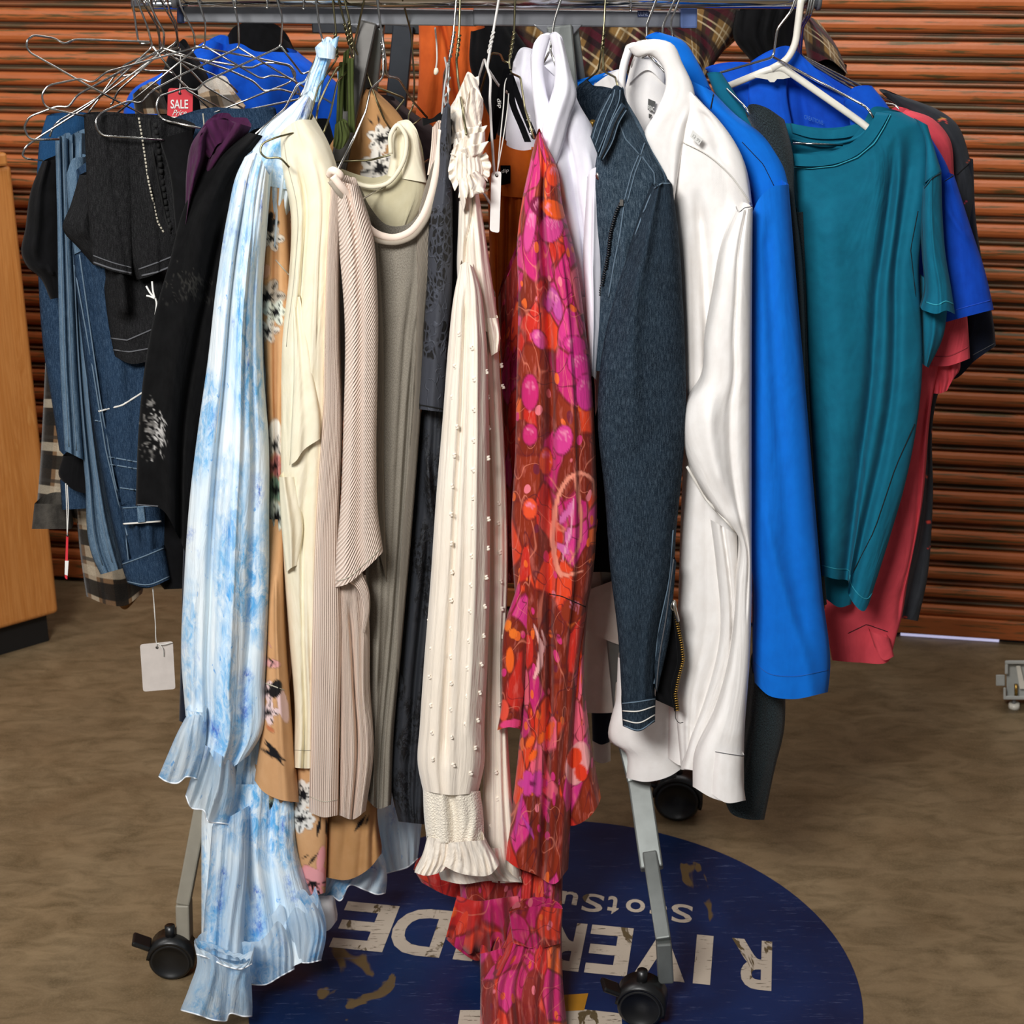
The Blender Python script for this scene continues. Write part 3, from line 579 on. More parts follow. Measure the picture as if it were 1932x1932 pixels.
def M_stripe(name, sheer=0):
    m = NT(name); uv = m.uv(); x = m.node('SeparateXYZ', {0: uv}).outputs[0]
    f = m.math('FRACT', m.math('MULTIPLY', x, 1/.038)); k = None
    for a in (.40, .46, .52):
        q = m.ramp(m.math('ABSOLUTE', m.math('SUBTRACT', f, a)), [(.0, 1.0), (.012, 0.0)]); k = q if k is None else m.math('MAXIMUM', k, q)
    c = m.mix(m.ramp(m.noise(uv, 12, 3), [(.3, 0.0), (.7, 1.0)]), '#f3e8d9', '#ece0cf'); c = m.mix(m.math('MULTIPLY', k, .75), c, '#a39a8c')
    m.base(c, .6, Sheen_Weight=.2, Specular_IOR_Level=.3); m.bump(m.noise(m.map(uv, (1.6, .25, 1)), 22, 4), .4, .015); m.bump(m.noise(uv, 1000, 2), .2, .001); m.bump(k, .3, .001)
    if sheer: m.sheer(sheer, .3)
    return m.m
STRP = M_stripe('cream_striped_chiffon'); IVORY = M_fabric('ivory_chiffon', '#f4eadc', '#eee2d2', crumple=.55, cscale=26, rough=.6, sheen=.2).m
def M_smock():
    m = NT('smocked_ivory_cloth'); uv = m.uv(); h = m.vor(m.mix(.01, m.map(uv, (1, 1.5, 1)), m.noise(uv, 90, 2, col=True), 'ADD'), 120, 'DISTANCE_TO_EDGE')
    m.base('#f6ecda', .6, Sheen_Weight=.3); m.bump(m.ramp(h, [(0, 0.0), (.35, 1.0)]), .5, .0022); return m.m
SMOCK = M_smock()
def M_plaid(name, base, cols, scale, rot=0):
    m = NT(name); uv = m.map(m.uv(), (1, 1, 1), (0, 0, rot)); s = m.node('SeparateXYZ', {0: uv}); c = base
    for ax in (0, 1):
        f = m.math('FRACT', m.math('MULTIPLY', s.outputs[ax], scale))
        for (a, wd_, col, k) in cols:
            q = m.ramp(m.math('ABSOLUTE', m.math('SUBTRACT', f, a)), [(wd_, 1.0), (wd_+.02, 0.0)]); c = m.mix(m.math('MULTIPLY', q, k), c, col)
    c = m.mix(m.ramp(m.noise(uv, 500, 2), [(.35, 0.0), (.7, .3)]), c, '#3a3026')
    m.base(c, .9, Sheen_Weight=.1, Specular_IOR_Level=.1); m.bump(m.noise(uv, 20, 3), .4, .015); m.bump(m.noise(uv, 500, 2), .5, .001); return m.m
PLAID = M_plaid('brown_wool_plaid', '#6f543b', [(.25, .15, '#100f0e', .95), (.6, .09, '#b5a892', .6), (.82, .03, '#2a2622', .8)], 9.5)
PLAIDL = M_plaid('cream_wool_plaid', '#c9ad8c', [(.3, .08, '#2a2520', .8), (.65, .16, '#efe6d8', .8)], 9)
FLAN = M_plaid('tan_purple_flannel_plaid', '#86663a', [(.3, .2, '#1d1019', .85), (.3, .07, '#521425', .7), (.75, .012, '#d9c6a0', .7), (.92, .012, '#cdb78e', .6), (.5, .03, '#3a2c22', .6)], 10, .5)
# ================================================================= clothes, back to front
def flower(u, v, r, pc, seed, n=6, core='#111013', rot=0):
    R = random.Random(seed); out = []
    for k in range(n):
        a = 360*k/n+rot+R.uniform(-12, 12); x = u+math.cos(math.radians(a))*r*.55; y = v+math.sin(math.radians(a))*r*.55
        out.append(ell(x, y, r*.52, r*.33, a, pc))
    for k in range(n*3):
        a = math.radians(360*k/(n*3)+rot+R.uniform(-8, 8)); l = r*R.uniform(.45, .95); s = r*R.uniform(.0, .25) if k % 3 else r*.6
        out.append(lin([(u+math.cos(a)*s, v+math.sin(a)*s, r*.16), (u+math.cos(a)*(s+l*.5), v+math.sin(a)*(s+l*.5), .6)], 2, core))
    out.append(ell(u, v, r*.2, r*.17, 0, core)); return out
def leaf(u, v, l, rot, c='#16161a'):
    a = math.radians(rot); return [lin([(u, v, .8), (u+math.cos(a)*l*.5, v+math.sin(a)*l*.5, l*.22), (u+math.cos(a)*l, v+math.sin(a)*l, .5)], 2, c)]
# ---- hung on the rack behind
g = G('jacket', 'bright blue jacket hanging on the rear rack behind the tangle of wire hangers', 'jacket', 450, 90, .5)
cloth('body', M_fabric('cobalt_cloth', '#0450c4', '#0448b4').m, g, [(330, 130), (250, 170), (235, 330)], [(560, 100), (655, 180), (680, 400)], [(365, 92), (395, 76), (425, 84), (452, 82), (480, 96), (520, 98)], None, .52, .06, .08, waves=[(6, .02, .3, 1)], creases=[([(.45, 0), (.4, .6)], -.03, .03), ([(.7, .1), (.55, .9)], .03, .06)])
g = G('hat', 'black rounded cap on the rear rack above the blue jacket', 'hat', 490, 90, .6)
cloth('crown', BLACKF, g, [(428, 70), (430, 100)], [(545, 80), (560, 108)], [(440, 52), (470, 43), (505, 52)], [(480, 104)], .6, .05, .06)
g = G('shirt', 'rust orange shirt hanging on the rear rack behind the front beam', 'shirt', 850, 20, .5)
cloth('body', ORANGE2, g, [(786, -60), (790, 150), (770, 330)], [(905, -60), (925, 150), (955, 340)], None, None, .5, .03, .06, waves=[(4, .018, .6, 1)], creases=[([(.25, 0), (.5, .5), (.7, 1)], -.02, .04)])
g = G('shirt', 'black shirt on the rear rack between the orange shirt and the flannel', 'shirt', 940, 60, .47)
cloth('body', BLACKF, g, [(888, 60), (886, 120), (915, 200), (960, 300)], [(960, 40), (1010, 120), (1010, 300)], None, None, .46, .03, .05, waves=[(3, .015, 1, 1)])
g = G('flannel_shirt', 'tan and purple plaid flannel shirt bunched along the rear rack', 'shirt', 1150, 40, .55)
cloth('body', FLAN, g, [(935, -60), (945, 60), (960, 130), (975, 300)], [(1420, -60), (1400, 60), (1330, 130), (1290, 220)], [(1100, -60)], [(1120, 260)], .55, .05, .08, waves=[(14, .025, 1, 1)])
cloth('sleeve', FLAN, g, [(1215, 10), (1280, 80), (1320, 170)], [(1400, 0), (1385, 60), (1330, 145)], [(1300, 5)], None, .5, .05, .05, creases=[([(.5, 0), (.5, 1)], -.02, .1)])
cloth('sleeve', FLAN, g, [(1505, 20), (1520, 80), (1528, 125)], [(1545, 40), (1580, 90), (1600, 140)], None, [(1560, 112)], .5, .04, .05, creases=[([(.4, 0), (.5, 1)], .02, .2)])
cloth('cuff', BLACKF, g, [(1530, 118), (1545, 145)], [(1598, 122), (1596, 142)], [(1560, 112)], [(1570, 158)], .52, .04, .04)
g = G('jacket', 'black jacket on the rear rack behind the white plastic hanger', 'jacket', 1430, 60, .5)
cloth('body', BLACKF, g, [(1390, 20), (1384, 70), (1420, 120), (1445, 200)], [(1520, 10), (1500, 80), (1490, 200)], None, None, .47, .04, .06, waves=[(4, .02, 1, 1)])
g = G('trousers', 'dark brown trousers hanging on the rear rack behind the tan floral neckline', 'trousers', 780, 250, .4)
cloth('body', BROWNF, g, [(690, 185), (700, 420)], [(745, 190), (865, 290), (880, 420)], None, None, .36, .03, .05, waves=[(3, .012, 1, 1)])
g = G('hoodie', 'black hooded jacket hanging behind the red sale tag', 'jacket', 330, 90, .3)
cloth('body', BLACKF, g, [(322, 92), (306, 140), (300, 250)], [(350, 92), (392, 150), (400, 250)], [(336, 78)], None, .27, .03, .04, waves=[(2, .008, 1, 1)])
cloth('lower_fold', BLACKF, g, [(300, 210), (300, 260)], [(620, 225), (640, 300)], [(420, 216), (520, 232)], None, .25, .02, .03)
# far left plaid shacket
g = G('shacket', 'brown black and cream plaid wool shacket hanging behind the folded jeans', 'jacket', 200, 600, .2)
cloth('body', PLAID, g, [(88, 620), (82, 760), (74, 900), (68, 970)], [(330, 600), (320, 900), (300, 1040)], None, [(140, 985), (215, 1020)], .24, .04, .06, waves=[(4, .02, 1, 1)])
cloth('hem_panel', PLAID, g, [(142, 955), (152, 1050), (163, 1125)], [(232, 960), (262, 1060), (268, 1120)], None, [(200, 1140), (235, 1143)], .2, .03, .04, waves=[(2, .012, 1, 1)])
cloth('cuff', M_fabric('grey_wool', '#4a4640', '#2f2c28', weave=.8, wscale=400).m, g, [(65, 950), (60, 998)], [(125, 952), (135, 998)], None, None, .16, .03, .04)
cloth('collar', PLAIDL, g, [(372, 165), (380, 215)], [(430, 165), (462, 200)], [(395, 150), (415, 150)], [(410, 228), (440, 225)], .2, .03, .03)
cloth('collar', PLAID, g, [(250, 178), (255, 215)], [(300, 172), (318, 215)], [(275, 160)], None, .2, .03, .03)
cloth('lining_hem', M_fabric('brown_lining', '#7c5227', '#6a441e', weave=.4).m, g, [(205, 1100), (210, 1125)], [(262, 1095), (262, 1125)], None, [(235, 1150)], .3, .05, .08)
# ---- trousers at left
g = G('jeans', 'dark blue jeans folded over the lowest hanger, furthest left', 'jeans', 120, 220, .08)
cloth('fold', DEN_U, g, [(88, 218), (76, 260), (70, 320), (66, 420)], [(165, 218), (172, 300), (176, 420)], None, None, .1, .02, .03)
cloth('leg', DEN_M, g, [(70, 400), (72, 520), (82, 660), (98, 760), (112, 850)], [(160, 400), (160, 900)], None, None, .12, .03, .04)
cloth('cuff', DEN_M, g, [(113, 905), (117, 962)], [(175, 900), (182, 958)], None, None, .12, .03, .03)
g = G('leggings', 'black leggings slumped over the lowest hanger beside the oak cabinet', 'leggings', 90, 300, .03)
cloth('leg', BLACKF, g, [(80, 304), (58, 360), (48, 430), (41, 482), (52, 505), (74, 522), (95, 565)], [(112, 300), (118, 420), (118, 560)], None, None, .05, .035, .04, creases=[([(.3, 0), (.35, .7)], .015, .1), ([(.2, .75), (.9, .85)], .02, .1)])
cloth('leg', BLACKF, g, [(118, 860), (112, 900), (116, 906)], [(165, 862), (172, 933)], None, [(140, 925)], .06, .02, .03)
g = G('jeans', 'light wash jeans folded in narrow strips over a wire hanger', 'jeans', 130, 260, .0)
s1 = cloth('leg', DEN_L, g, [(104, 264), (108, 420), (110, 560), (114, 700), (122, 850)], [(128, 262), (133, 420), (140, 560), (146, 700), (158, 868)], [(115, 256)], None, .0, .02, .03, creases=[([(.5, 0), (.5, 1)], -.014, .08)])
s2 = cloth('leg', DEN_L, g, [(128, 258), (134, 500), (144, 700), (160, 900), (178, 1060), (190, 1084)], [(165, 252), (160, 420), (162, 560), (180, 800), (205, 960), (232, 1072)], [(140, 252)], None, .012, .025, .03, creases=[([(.35, 0), (.4, 1)], -.016, .07), ([(.7, 0), (.75, 1)], .012, .07)])
for sf in (s1, s2): seam(sf, [(.25, .02), (.25, .98)], THRB); seam(sf, [(.65, .02), (.65, .98)], THRB)
g = G('jeans', 'mid blue jeans with rolled waistband hanging lowest of the folded denim', 'jeans', 220, 300, -.03)
s = cloth('leg', DEN_M, g, [(132, 330), (138, 480), (152, 620), (172, 770), (190, 880), (215, 1000), (240, 1100)], [(170, 300), (330, 520), (330, 900), (318, 1094)], None, [(275, 1110)], -.02, .04, .05, creases=[([(.12, 0), (.2, 1)], -.025, .03), ([(.3, 0), (.34, .6), (.4, 1)], .02, .05, 'r'), ([(.55, .3), (.6, 1)], .015, .08)])
for sq in ([(186, 776), (230, 765), (278, 735)], ): seam(s, sq, THRW, px=True, n=14, r=.0016)
for sq in ([(178, 793), (190, 795)], [(205, 862), (262, 872)], [(208, 876), (262, 885)], [(224, 920), (262, 925)], [(140, 500), (176, 700), (200, 850), (236, 1000), (246, 1090)], [(150, 480), (190, 760), (215, 900), (240, 1010)]): seam(s, sq, THRB, px=True, n=30, r=.0012)
cloth('light_fold', DEN_L, g, [(125, 330), (128, 380), (140, 480)], [(160, 296), (162, 360), (160, 470)], [(140, 298)], None, -.03, .02, .02)
w_ = cloth('waistband', DEN_M, g, [(228, 955), (232, 990)], [(300, 950), (305, 985)], None, None, -.075, .012, .02); seam(w_, [(0.02, .95), (.98, .95)], THRW, r=.0016); seam(w_, [(0.05, .1), (.95, .1)], THRB)
b = cloth('belt_loop', DEN_L, w_.o, [(258, 956), (260, 986)], [(272, 956), (275, 984)], None, None, -.09, .003, .004)
w_ = cloth('waistband', DEN_M, g, [(228, 1062), (240, 1100)], [(310, 1028), (322, 1092)], None, [(280, 1108)], -.05, .03, .03); seam(w_, [(.02, .08), (.98, .08)], THRB); seam(w_, [(.02, .92), (.98, .92)], THRB)
g = G('jeans', 'washed black jeans folded over a wire hanger with a thick side seam', 'jeans', 240, 230, -.09)
cloth('back_leg', DEN_B, g, [(150, 330), (132, 390), (118, 430), (150, 470), (176, 500)], [(200, 330), (205, 430), (210, 500)], None, None, -.07, .03, .03, creases=[([(.6, 0), (.4, .7)], .015, .15)])
s = cloth('hem_leg', DEN_B, g, [(192, 480), (198, 560), (206, 620), (216, 672)], [(300, 480), (330, 560), (335, 678)], None, [(245, 686), (290, 680)], -.06, .035, .04, creases=[([(.3, 0), (.25, .6)], .03, .1), ([(.55, 0), (.45, .7)], -.012, .12)])
seam(s, [(209, 638), (240, 642), (286, 622)], THRG, px=True, r=.0013); seam(s, [(214, 660), (245, 664), (290, 656)], THRG, px=True, r=.0013)
s = cloth('front_leg', DEN_B, g, [(158, 215), (162, 300), (166, 400), (175, 498)], [(246, 222), (250, 300), (252, 400), (250, 520)], [(200, 217)], [(215, 512)], -.115, .014, .03, creases=[([(.45, 0), (.6, .5), (.9, 1)], -.006, .03)])
seam(s, [(.04, .94), (.98, .95)], THRG, r=.001); seam(s, [(.04, .985), (.98, .985)], THRG, r=.0015)
s = cloth('front_leg', DEN_B, g, [(196, 219), (210, 320), (226, 420), (258, 528)], [(370, 238), (345, 330), (345, 430), (330, 500)], [(260, 221), (320, 227)], [(280, 522)], -.108, .016, .03, creases=[([(.62, .0), (.5, .5), (.55, 1)], .008, .03), ([(.72, 0), (.75, .7)], -.008, .04)])
seam(s, [(262, 222), (270, 270), (280, 340), (298, 420), (310, 440)], THR, px=True, n=60, r=.0016, dash=34); seam(s, [(281, 224), (289, 290), (300, 350), (312, 410), (322, 440)], THRK, px=True, n=30, r=.0016)
seam(s, [(294, 232), (301, 300), (310, 370), (322, 436)], THRK, 'side_seam_pucker', .0034, px=True, n=60, dash=17); seam(s, [(204, 262), (222, 360), (236, 430), (250, 508)], THRK, px=True, r=.0014)  # last black line stands in for the dark of a leg fold, not stitching
seam(s, [(262, 508), (290, 498), (325, 484)], THRG, px=True, r=.0013); seam(s, [(268, 520), (295, 514), (322, 503)], THRG, px=True, r=.0016)
zp = [(281, 565), (277, 600), (285, 632)]; seam(s, zp, SILV, 'coin_pocket_edge', px=False) if False else None
# black trousers with worn patches
def dist(u, v, n, sx, sy, seed, c='#c9c6c2'):
    R = random.Random(seed); o = []
    for _ in range(n):
        a, b_ = R.gauss(0, sx), R.gauss(0, sy); l = R.uniform(3, 10); th_ = R.uniform(-.7, .7)
        o.append(lin([(u+a, v+b_, 1.1), (u+a+math.sin(th_)*l, v+b_+l, .6)], 1.2, c))
    return o
KDEN = M_fabric('faded_black_twill', '#09090a', '#0f0f10', paint=True, sheen=.02, spec=.08, crumple=.35).m
g = G('trousers', 'black distressed trousers with a frayed white worn patch at the knee', 'trousers', 380, 300, -.15)
s = cloth('leg', KDEN, g, [(470, 250), (400, 300), (352, 380), (318, 500), (290, 600), (272, 700), (262, 800), (256, 954)], [(520, 262), (480, 400), (440, 560), (410, 720), (385, 850), (372, 1110)], None, [(300, 958), (335, 1010)], -.16, .03, .05, creases=[([(.3, 0), (.35, 1)], .02, .15), ([(.6, .2), (.55, 1)], -.02, .06)],
    paint=dist(282, 790, 60, 7, 24, 1, '#8f8c88')+dist(300, 812, 90, 6, 20, 2, '#dcd9d5')+dist(288, 850, 20, 15, 8, 3, '#5f5d5a')+dist(365, 530, 120, 24, 12, 5, '#33322f')+dist(355, 560, 50, 26, 5, 6, '#2b2a28'))
seam(s, [(258, 952), (298, 955)], THRG, px=True)
cloth('leg', NAVYF, g, [(392, 560), (380, 700), (362, 850), (348, 1000), (342, 1200), (338, 1360)], [(420, 560), (410, 900), (385, 1380)], None, None, -.1, .02, .04)
cloth('waist', BLACKF, g, [(300, 262), (318, 320), (330, 420), (338, 520)], [(362, 245), (370, 330), (368, 420), (362, 500)], None, None, -.128, .015, .02)
s = cloth('seat', BLACKF, g, [(262, 955), (272, 1010), (300, 1100), (310, 1112)], [(360, 950), (360, 1110)], None, None, -.03, .02, .03)
g = G('top', 'deep plum top bunched over a hanger beside the black trousers', 'top', 420, 240, -.13)
cloth('bunch', PLUM, g, [(378, 245), (362, 270), (352, 320), (350, 380), (347, 432)], [(474, 240), (462, 262), (430, 300), (395, 350), (352, 436)], [(395, 224), (420, 222), (448, 232)], None, -.145, .03, .03, creases=[([(.2, .05), (.4, .4), (.3, 1)], .03, .08), ([(.6, 0), (.55, .3), (.6, .8)], -.025, .07), ([(.8, .0), (.75, .5)], .02, .08)])
cloth('collar_roll', PLUM, g, [(372, 262), (378, 285), (395, 300)], [(455, 240), (448, 262), (440, 275)], [(390, 232), (425, 226)], [(415, 270)], -.165, .016, .02, waves=[(4, .01, 1, 1)])
g = G('jeans', 'faded blue jeans waistband lying behind the plum top', 'jeans', 440, 225, -.02)
s = cloth('waist', DEN_M, g, [(330, 222), (340, 262)], [(520, 205), (535, 268)], [(380, 212), (450, 214)], None, -.02, .03, .04); seam(s, [(383, 214), (386, 245)], THR, px=True)
# ---- pale blue floral dress
g = G('dress', 'pale blue watercolour floral chiffon dress with ruffled sleeves, longest at left', 'dress', 520, 190, -.2)
cloth('shoulder', BFL, g, [(566, 185), (530, 215), (490, 250), (455, 300), (450, 340)], [(590, 190), (580, 240), (560, 290), (555, 360)], [(577, 178)], None, -.17, .03, .04, waves=[(3, .01, .3, 1)])
cloth('strap_tie', M_blueflor('tie_chiffon'), g, [(600, 86), (592, 120), (575, 160), (566, 205)], [(632, 84), (626, 110), (610, 150), (588, 215)], [(615, 72)], None, -.06, .015, .015, waves=[(5, .008, 1, 1)])
cloth('tie_knot', BFL, g, [(594, 90), (598, 108)], [(634, 92), (632, 112)], [(605, 80), (622, 80)], [(615, 110)], -.085, .015, .015)
cloth('tie_tail', BFL, g, [(608, 110), (590, 150), (582, 180), (592, 193)], [(622, 110), (612, 150), (604, 180), (600, 192)], None, None, -.075, .01, .01, waves=[(3, .005, 1, 1)])
cloth('tie_tail', BFL, g, [(626, 75), (622, 90)], [(640, 68), (636, 88)], None, None, -.07, .008, .01)
cloth('back_panel', BFL, g, [(636, 135), (640, 200), (632, 270)], [(700, 170), (705, 230), (690, 300)], None, None, .08, .02, .03, waves=[(4, .01, 1, 1)])
s = cloth('sleeve', BFL, g, [(462, 296), (446, 330), (430, 400), (408, 540), (392, 680), (375, 800), (358, 940), (347, 1100), (342, 1240), (350, 1350)], [(508, 330), (500, 440), (492, 560), (494, 700), (505, 850), (506, 1000), (506, 1150), (500, 1290), (494, 1385), (470, 1425)], [(478, 288)], [(385, 1400), (425, 1452)], -.225, .045, .06, waves=[(3, .016, .3, 1), (7, .006, .5, 1)], creases=[([(.35, .03), (.3, .5), (.35, 1)], -.022, .045), ([(.62, .1), (.6, .6), (.62, 1)], .02, .05, 'r'), ([(.85, .1), (.8, 1)], -.01, .04)])
seam(s, [(.32, .012), (.3, .15), (.25, .5)], THRW, r=.0007)
cloth('bodice', BFL, g, [(494, 330), (490, 560), (488, 800), (480, 1200), (440, 1500)], [(555, 330), (512, 600), (510, 900), (505, 1300), (500, 1500)], None, None, -.165, .03, .09, waves=[(3, .01, 1, 1)])
cloth('cuff_ruffle', BFLS, g, [(352, 1352), (340, 1372), (318, 1420), (299, 1465)], [(388, 1352), (388, 1400), (372, 1470)], [(370, 1348)], [(310, 1473), (335, 1478), (352, 1466)], -.265, .03, .03, waves=[(4, .012, .2, 1)])
cloth('cuff_ruffle', BFLS, g, [(378, 1400), (368, 1440), (350, 1500)], [(440, 1440), (444, 1490), (434, 1556)], [(410, 1420)], [(362, 1525), (385, 1530), (392, 1550), (415, 1553)], -.25, .03, .03, waves=[(4, .014, .4, 1)], creases=[([(.35, 0), (.25, 1)], -.02, .08), ([(.65, 0), (.62, 1)], .02, .07, 'r')])
cloth('cuff_band', BFL, g, [(350, 1340), (352, 1358)], [(388, 1345), (388, 1362)], None, None, -.27, .015, .02, waves=[(5, .004, 1, 1)])
cloth('skirt', BFL, g, [(382, 1480, -.16), (380, 1560, -.18), (380, 1650, -.21), (380, 1780, -.25)], [(560, 1480, -.16), (560, 1600, -.19), (585, 1700, -.22), (608, 1800, -.25)], None, [(440, 1845, -.27), (480, 1856, -.27), (560, 1820, -.26)], -.16, .05, .12, waves=[(5, .022, .5, 1)], creases=[([(.3, 0), (.25, 1)], -.02, .05), ([(.75, 0), (.7, 1)], -.02, .04)])
cloth('skirt_ruffle', BFLS, g, [(455, 1790), (458, 1830), (470, 1857)], [(540, 1755), (552, 1800), (556, 1828)], [(470, 1778), (490, 1775), (505, 1762), (525, 1738)], [(500, 1858), (530, 1842)], -.30, .03, .03, waves=[(6, .014, .6, 1)])
cloth('skirt_ruffle', BFLS, g, [(538, 1742), (548, 1780), (556, 1815)], [(600, 1715), (615, 1760), (606, 1812)], [(560, 1712), (580, 1724), (590, 1702)], [(580, 1817)], -.275, .03, .03, waves=[(5, .012, .6, 1)])
s = cloth('sleeve', BFLS, g, [(400, 1560, -.24), (394, 1640, -.28), (386, 1720, -.31), (382, 1792, -.34)], [(470, 1520, -.22), (466, 1640, -.28), (460, 1720, -.31), (458, 1815, -.34)], None, [(420, 1808, -.34)], -.24, .035, .04, waves=[(3, .012, .6, 1)], creases=[([(.45, 0), (.4, 1)], -.014, .06)])
cloth('cuff_ruffle', BFLS, g, [(366, 1782), (372, 1810), (358, 1860), (340, 1906)], [(478, 1800), (470, 1840), (474, 1880), (476, 1918)], [(385, 1792), (400, 1802), (430, 1815), (455, 1820)], [(370, 1914), (410, 1926), (428, 1926), (432, 1914), (460, 1918)], -.375, .035, .04, waves=[(4, .015, .4, 1)], creases=[([(.3, 0), (.25, 1)], .015, .08), ([(.62, 0), (.6, 1)], -.015, .06)])
cloth('cuff_frill', BFLS, g, [(366, 1775), (370, 1800)], [(480, 1785), (476, 1818)], [(375, 1790), (390, 1795), (425, 1815), (450, 1820), (470, 1812)], [(390, 1806), (430, 1824), (455, 1828)], -.405, .012, .02, waves=[(8, .008, 1, 1)])
for k in range(3): pass
s = cloth('back_hem_ruffle', BFLS, g, [(600, 1600), (590, 1690), (560, 1750)], [(700, 1590), (730, 1650), (728, 1685)], None, [(590, 1740), (600, 1705), (625, 1690), (640, 1700), (660, 1670), (690, 1680), (715, 1688)], -.10, .04, .05, waves=[(7, .016, .7, 1)])
cloth('back_hem_ruffle', BFLS, g, [(700, 1520), (705, 1600), (722, 1650)], [(800, 1480), (795, 1560), (788, 1620)], None, [(740, 1645), (770, 1636)], .02, .04, .05, waves=[(6, .014, .7, 1)])
cloth('slip_hem', WHITE, g, [(590, 1690), (600, 1760)], [(628, 1690), (636, 1736)], None, [(620, 1755)], -.14, .02, .03)
# ---- tan floral blouse
g = G('blouse', 'tan blouse printed with black white and pink flowers, flared cuff', 'blouse', 560, 340, -.17)
cloth('back_neck', TANL, g, [(690, 168), (650, 230), (615, 290), (600, 420)], [(700, 170), (745, 208), (780, 260), (800, 420)], None, None, .02, .02, .05, paint=flower(718, 262, 26, '#e7e1d6', 3, 6, rot=20)+flower(716, 318, 36, '#e9e4da', 4, 7, rot=60)+flower(742, 258, 14, '#1a191b', 7)+leaf(716, 235, 20, -100)+leaf(705, 236, 16, -130), creases=[([(.3, 0), (.3, 1)], -.01, .2)])
PF = flower(512, 450, 24, '#e6ddd0', 10, 5)+flower(506, 420, 20, '#191819', 11, 5)+flower(504, 560, 34, '#b9ae9f', 12, 6)+flower(520, 590, 24, '#dfe3d5', 13, 6)+flower(505, 625, 22, '#e9e2d6', 14, 6)+[ell(502, 512, 8, 14, 10, '#dba98c')]
PF += [ell(518, 812, 12, 22, 5, '#f2ece2')]+flower(518, 840, 24, '#f0e9df', 15, 6)+flower(518, 880, 22, '#d58a86', 16, 5)+flower(520, 925, 26, '#7f9a86', 17, 7)+flower(522, 975, 30, '#dfe6dc', 18, 7)
s = cloth('front_panel', TAN, g, [(502, 330), (496, 450), (492, 560), (500, 700), (508, 860), (508, 1000), (504, 1130)], [(536, 330), (545, 500), (548, 620), (540, 760), (536, 1000), (545, 1300)], None, None, -.175, .025, .09, paint=PF, creases=[([(.5, .0), (.45, 1)], -.01, .1)])
seam(s, [(520, 490), (546, 520)], THR, px=True)
PF = [lin([(506, 1212, 2), (512, 1222, 1)], 1, '#cf8e90'), ell(514, 1252, 16, 8, 10, '#e3a7a4')]+leaf(504, 1240, 20, 40)+leaf(508, 1262, 16, -60)+flower(505, 1305, 20, '#eccfcd', 20, 5)+flower(506, 1345, 22, '#edd2d0', 21, 5)+[ell(534, 1330, 10, 34, -12, '#eccbc8'), ell(520, 1300, 12, 18, 20, '#191719')]+leaf(498, 1400, 48, 42)+leaf(500, 1395, 60, 55)+leaf(490, 1412, 55, 25)+[ell(510, 1375, 10, 4, 40, '#c2764f')]
s = cloth('sleeve', TAN, g, [(505, 980, -.19), (503, 1150), (500, 1280), (490, 1400), (480, 1472)], [(534, 980, -.19), (536, 1200), (545, 1320), (555, 1430), (564, 1514)], None, [(495, 1492), (525, 1508)], -.21, .03, .04, paint=PF, thf=[(0, .3), (.3, 1)], creases=[([(.6, .2), (.75, 1)], .012, .1)])
seam(s, [(498, 1288), (520, 1296), (536, 1302)], THR, px=True)
cloth('cuff_underside', TANL, g, [(478, 1440), (490, 1500), (492, 1536)], [(560, 1480), (565, 1500), (530, 1528)], None, None, -.185, .02, .03, paint=flower(485, 1475, 22, '#c9b3b0', 31, 6)+flower(512, 1520, 17, '#7f8a78', 32, 6), waves=[(2, .01, 1, 1)])
cloth('body_side', TANL, g, [(530, 1080), (534, 1200), (545, 1420), (556, 1520)], [(560, 1080), (562, 1300), (600, 1520)], None, None, -.12, .02, .1, paint=flower(545, 1180, 22, '#e4dccf', 33, 6)+flower(552, 1250, 20, '#20211f', 34, 6)+flower(574, 1450, 26, '#191819', 35, 7))
PF = flower(572, 1500, 28, '#e8e3da', 41, 7)+flower(568, 1545, 26, '#e9e6df', 42, 7)+flower(590, 1665, 34, '#dd8f90', 43, 6)+[ell(590, 1650, 26, 12, 20, '#e39da0'), ell(606, 1620, 8, 24, 10, '#e59a9c')]+leaf(615, 1545, 50, 80)+leaf(605, 1540, 40, 100)+leaf(600, 1610, 30, 130)+leaf(570, 1620, 16, -30)
cloth('hem_front', TAN, g, [(560, 1440), (556, 1560), (566, 1640), (572, 1684)], [(620, 1440), (618, 1560), (614, 1684)], None, [(600, 1688)], -.185, .02, .05, paint=PF+leaf(0, 0, 1, 0))
cloth('hem_back', TANL, g, [(612, 1440), (615, 1560), (612, 1655)], [(715, 1480), (712, 1560), (720, 1610)], None, [(655, 1660), (695, 1640)], -.155, .03, .06, paint=leaf(668, 1570, 40, -55)+leaf(690, 1555, 18, -70), waves=[(3, .012, .5, 1)])
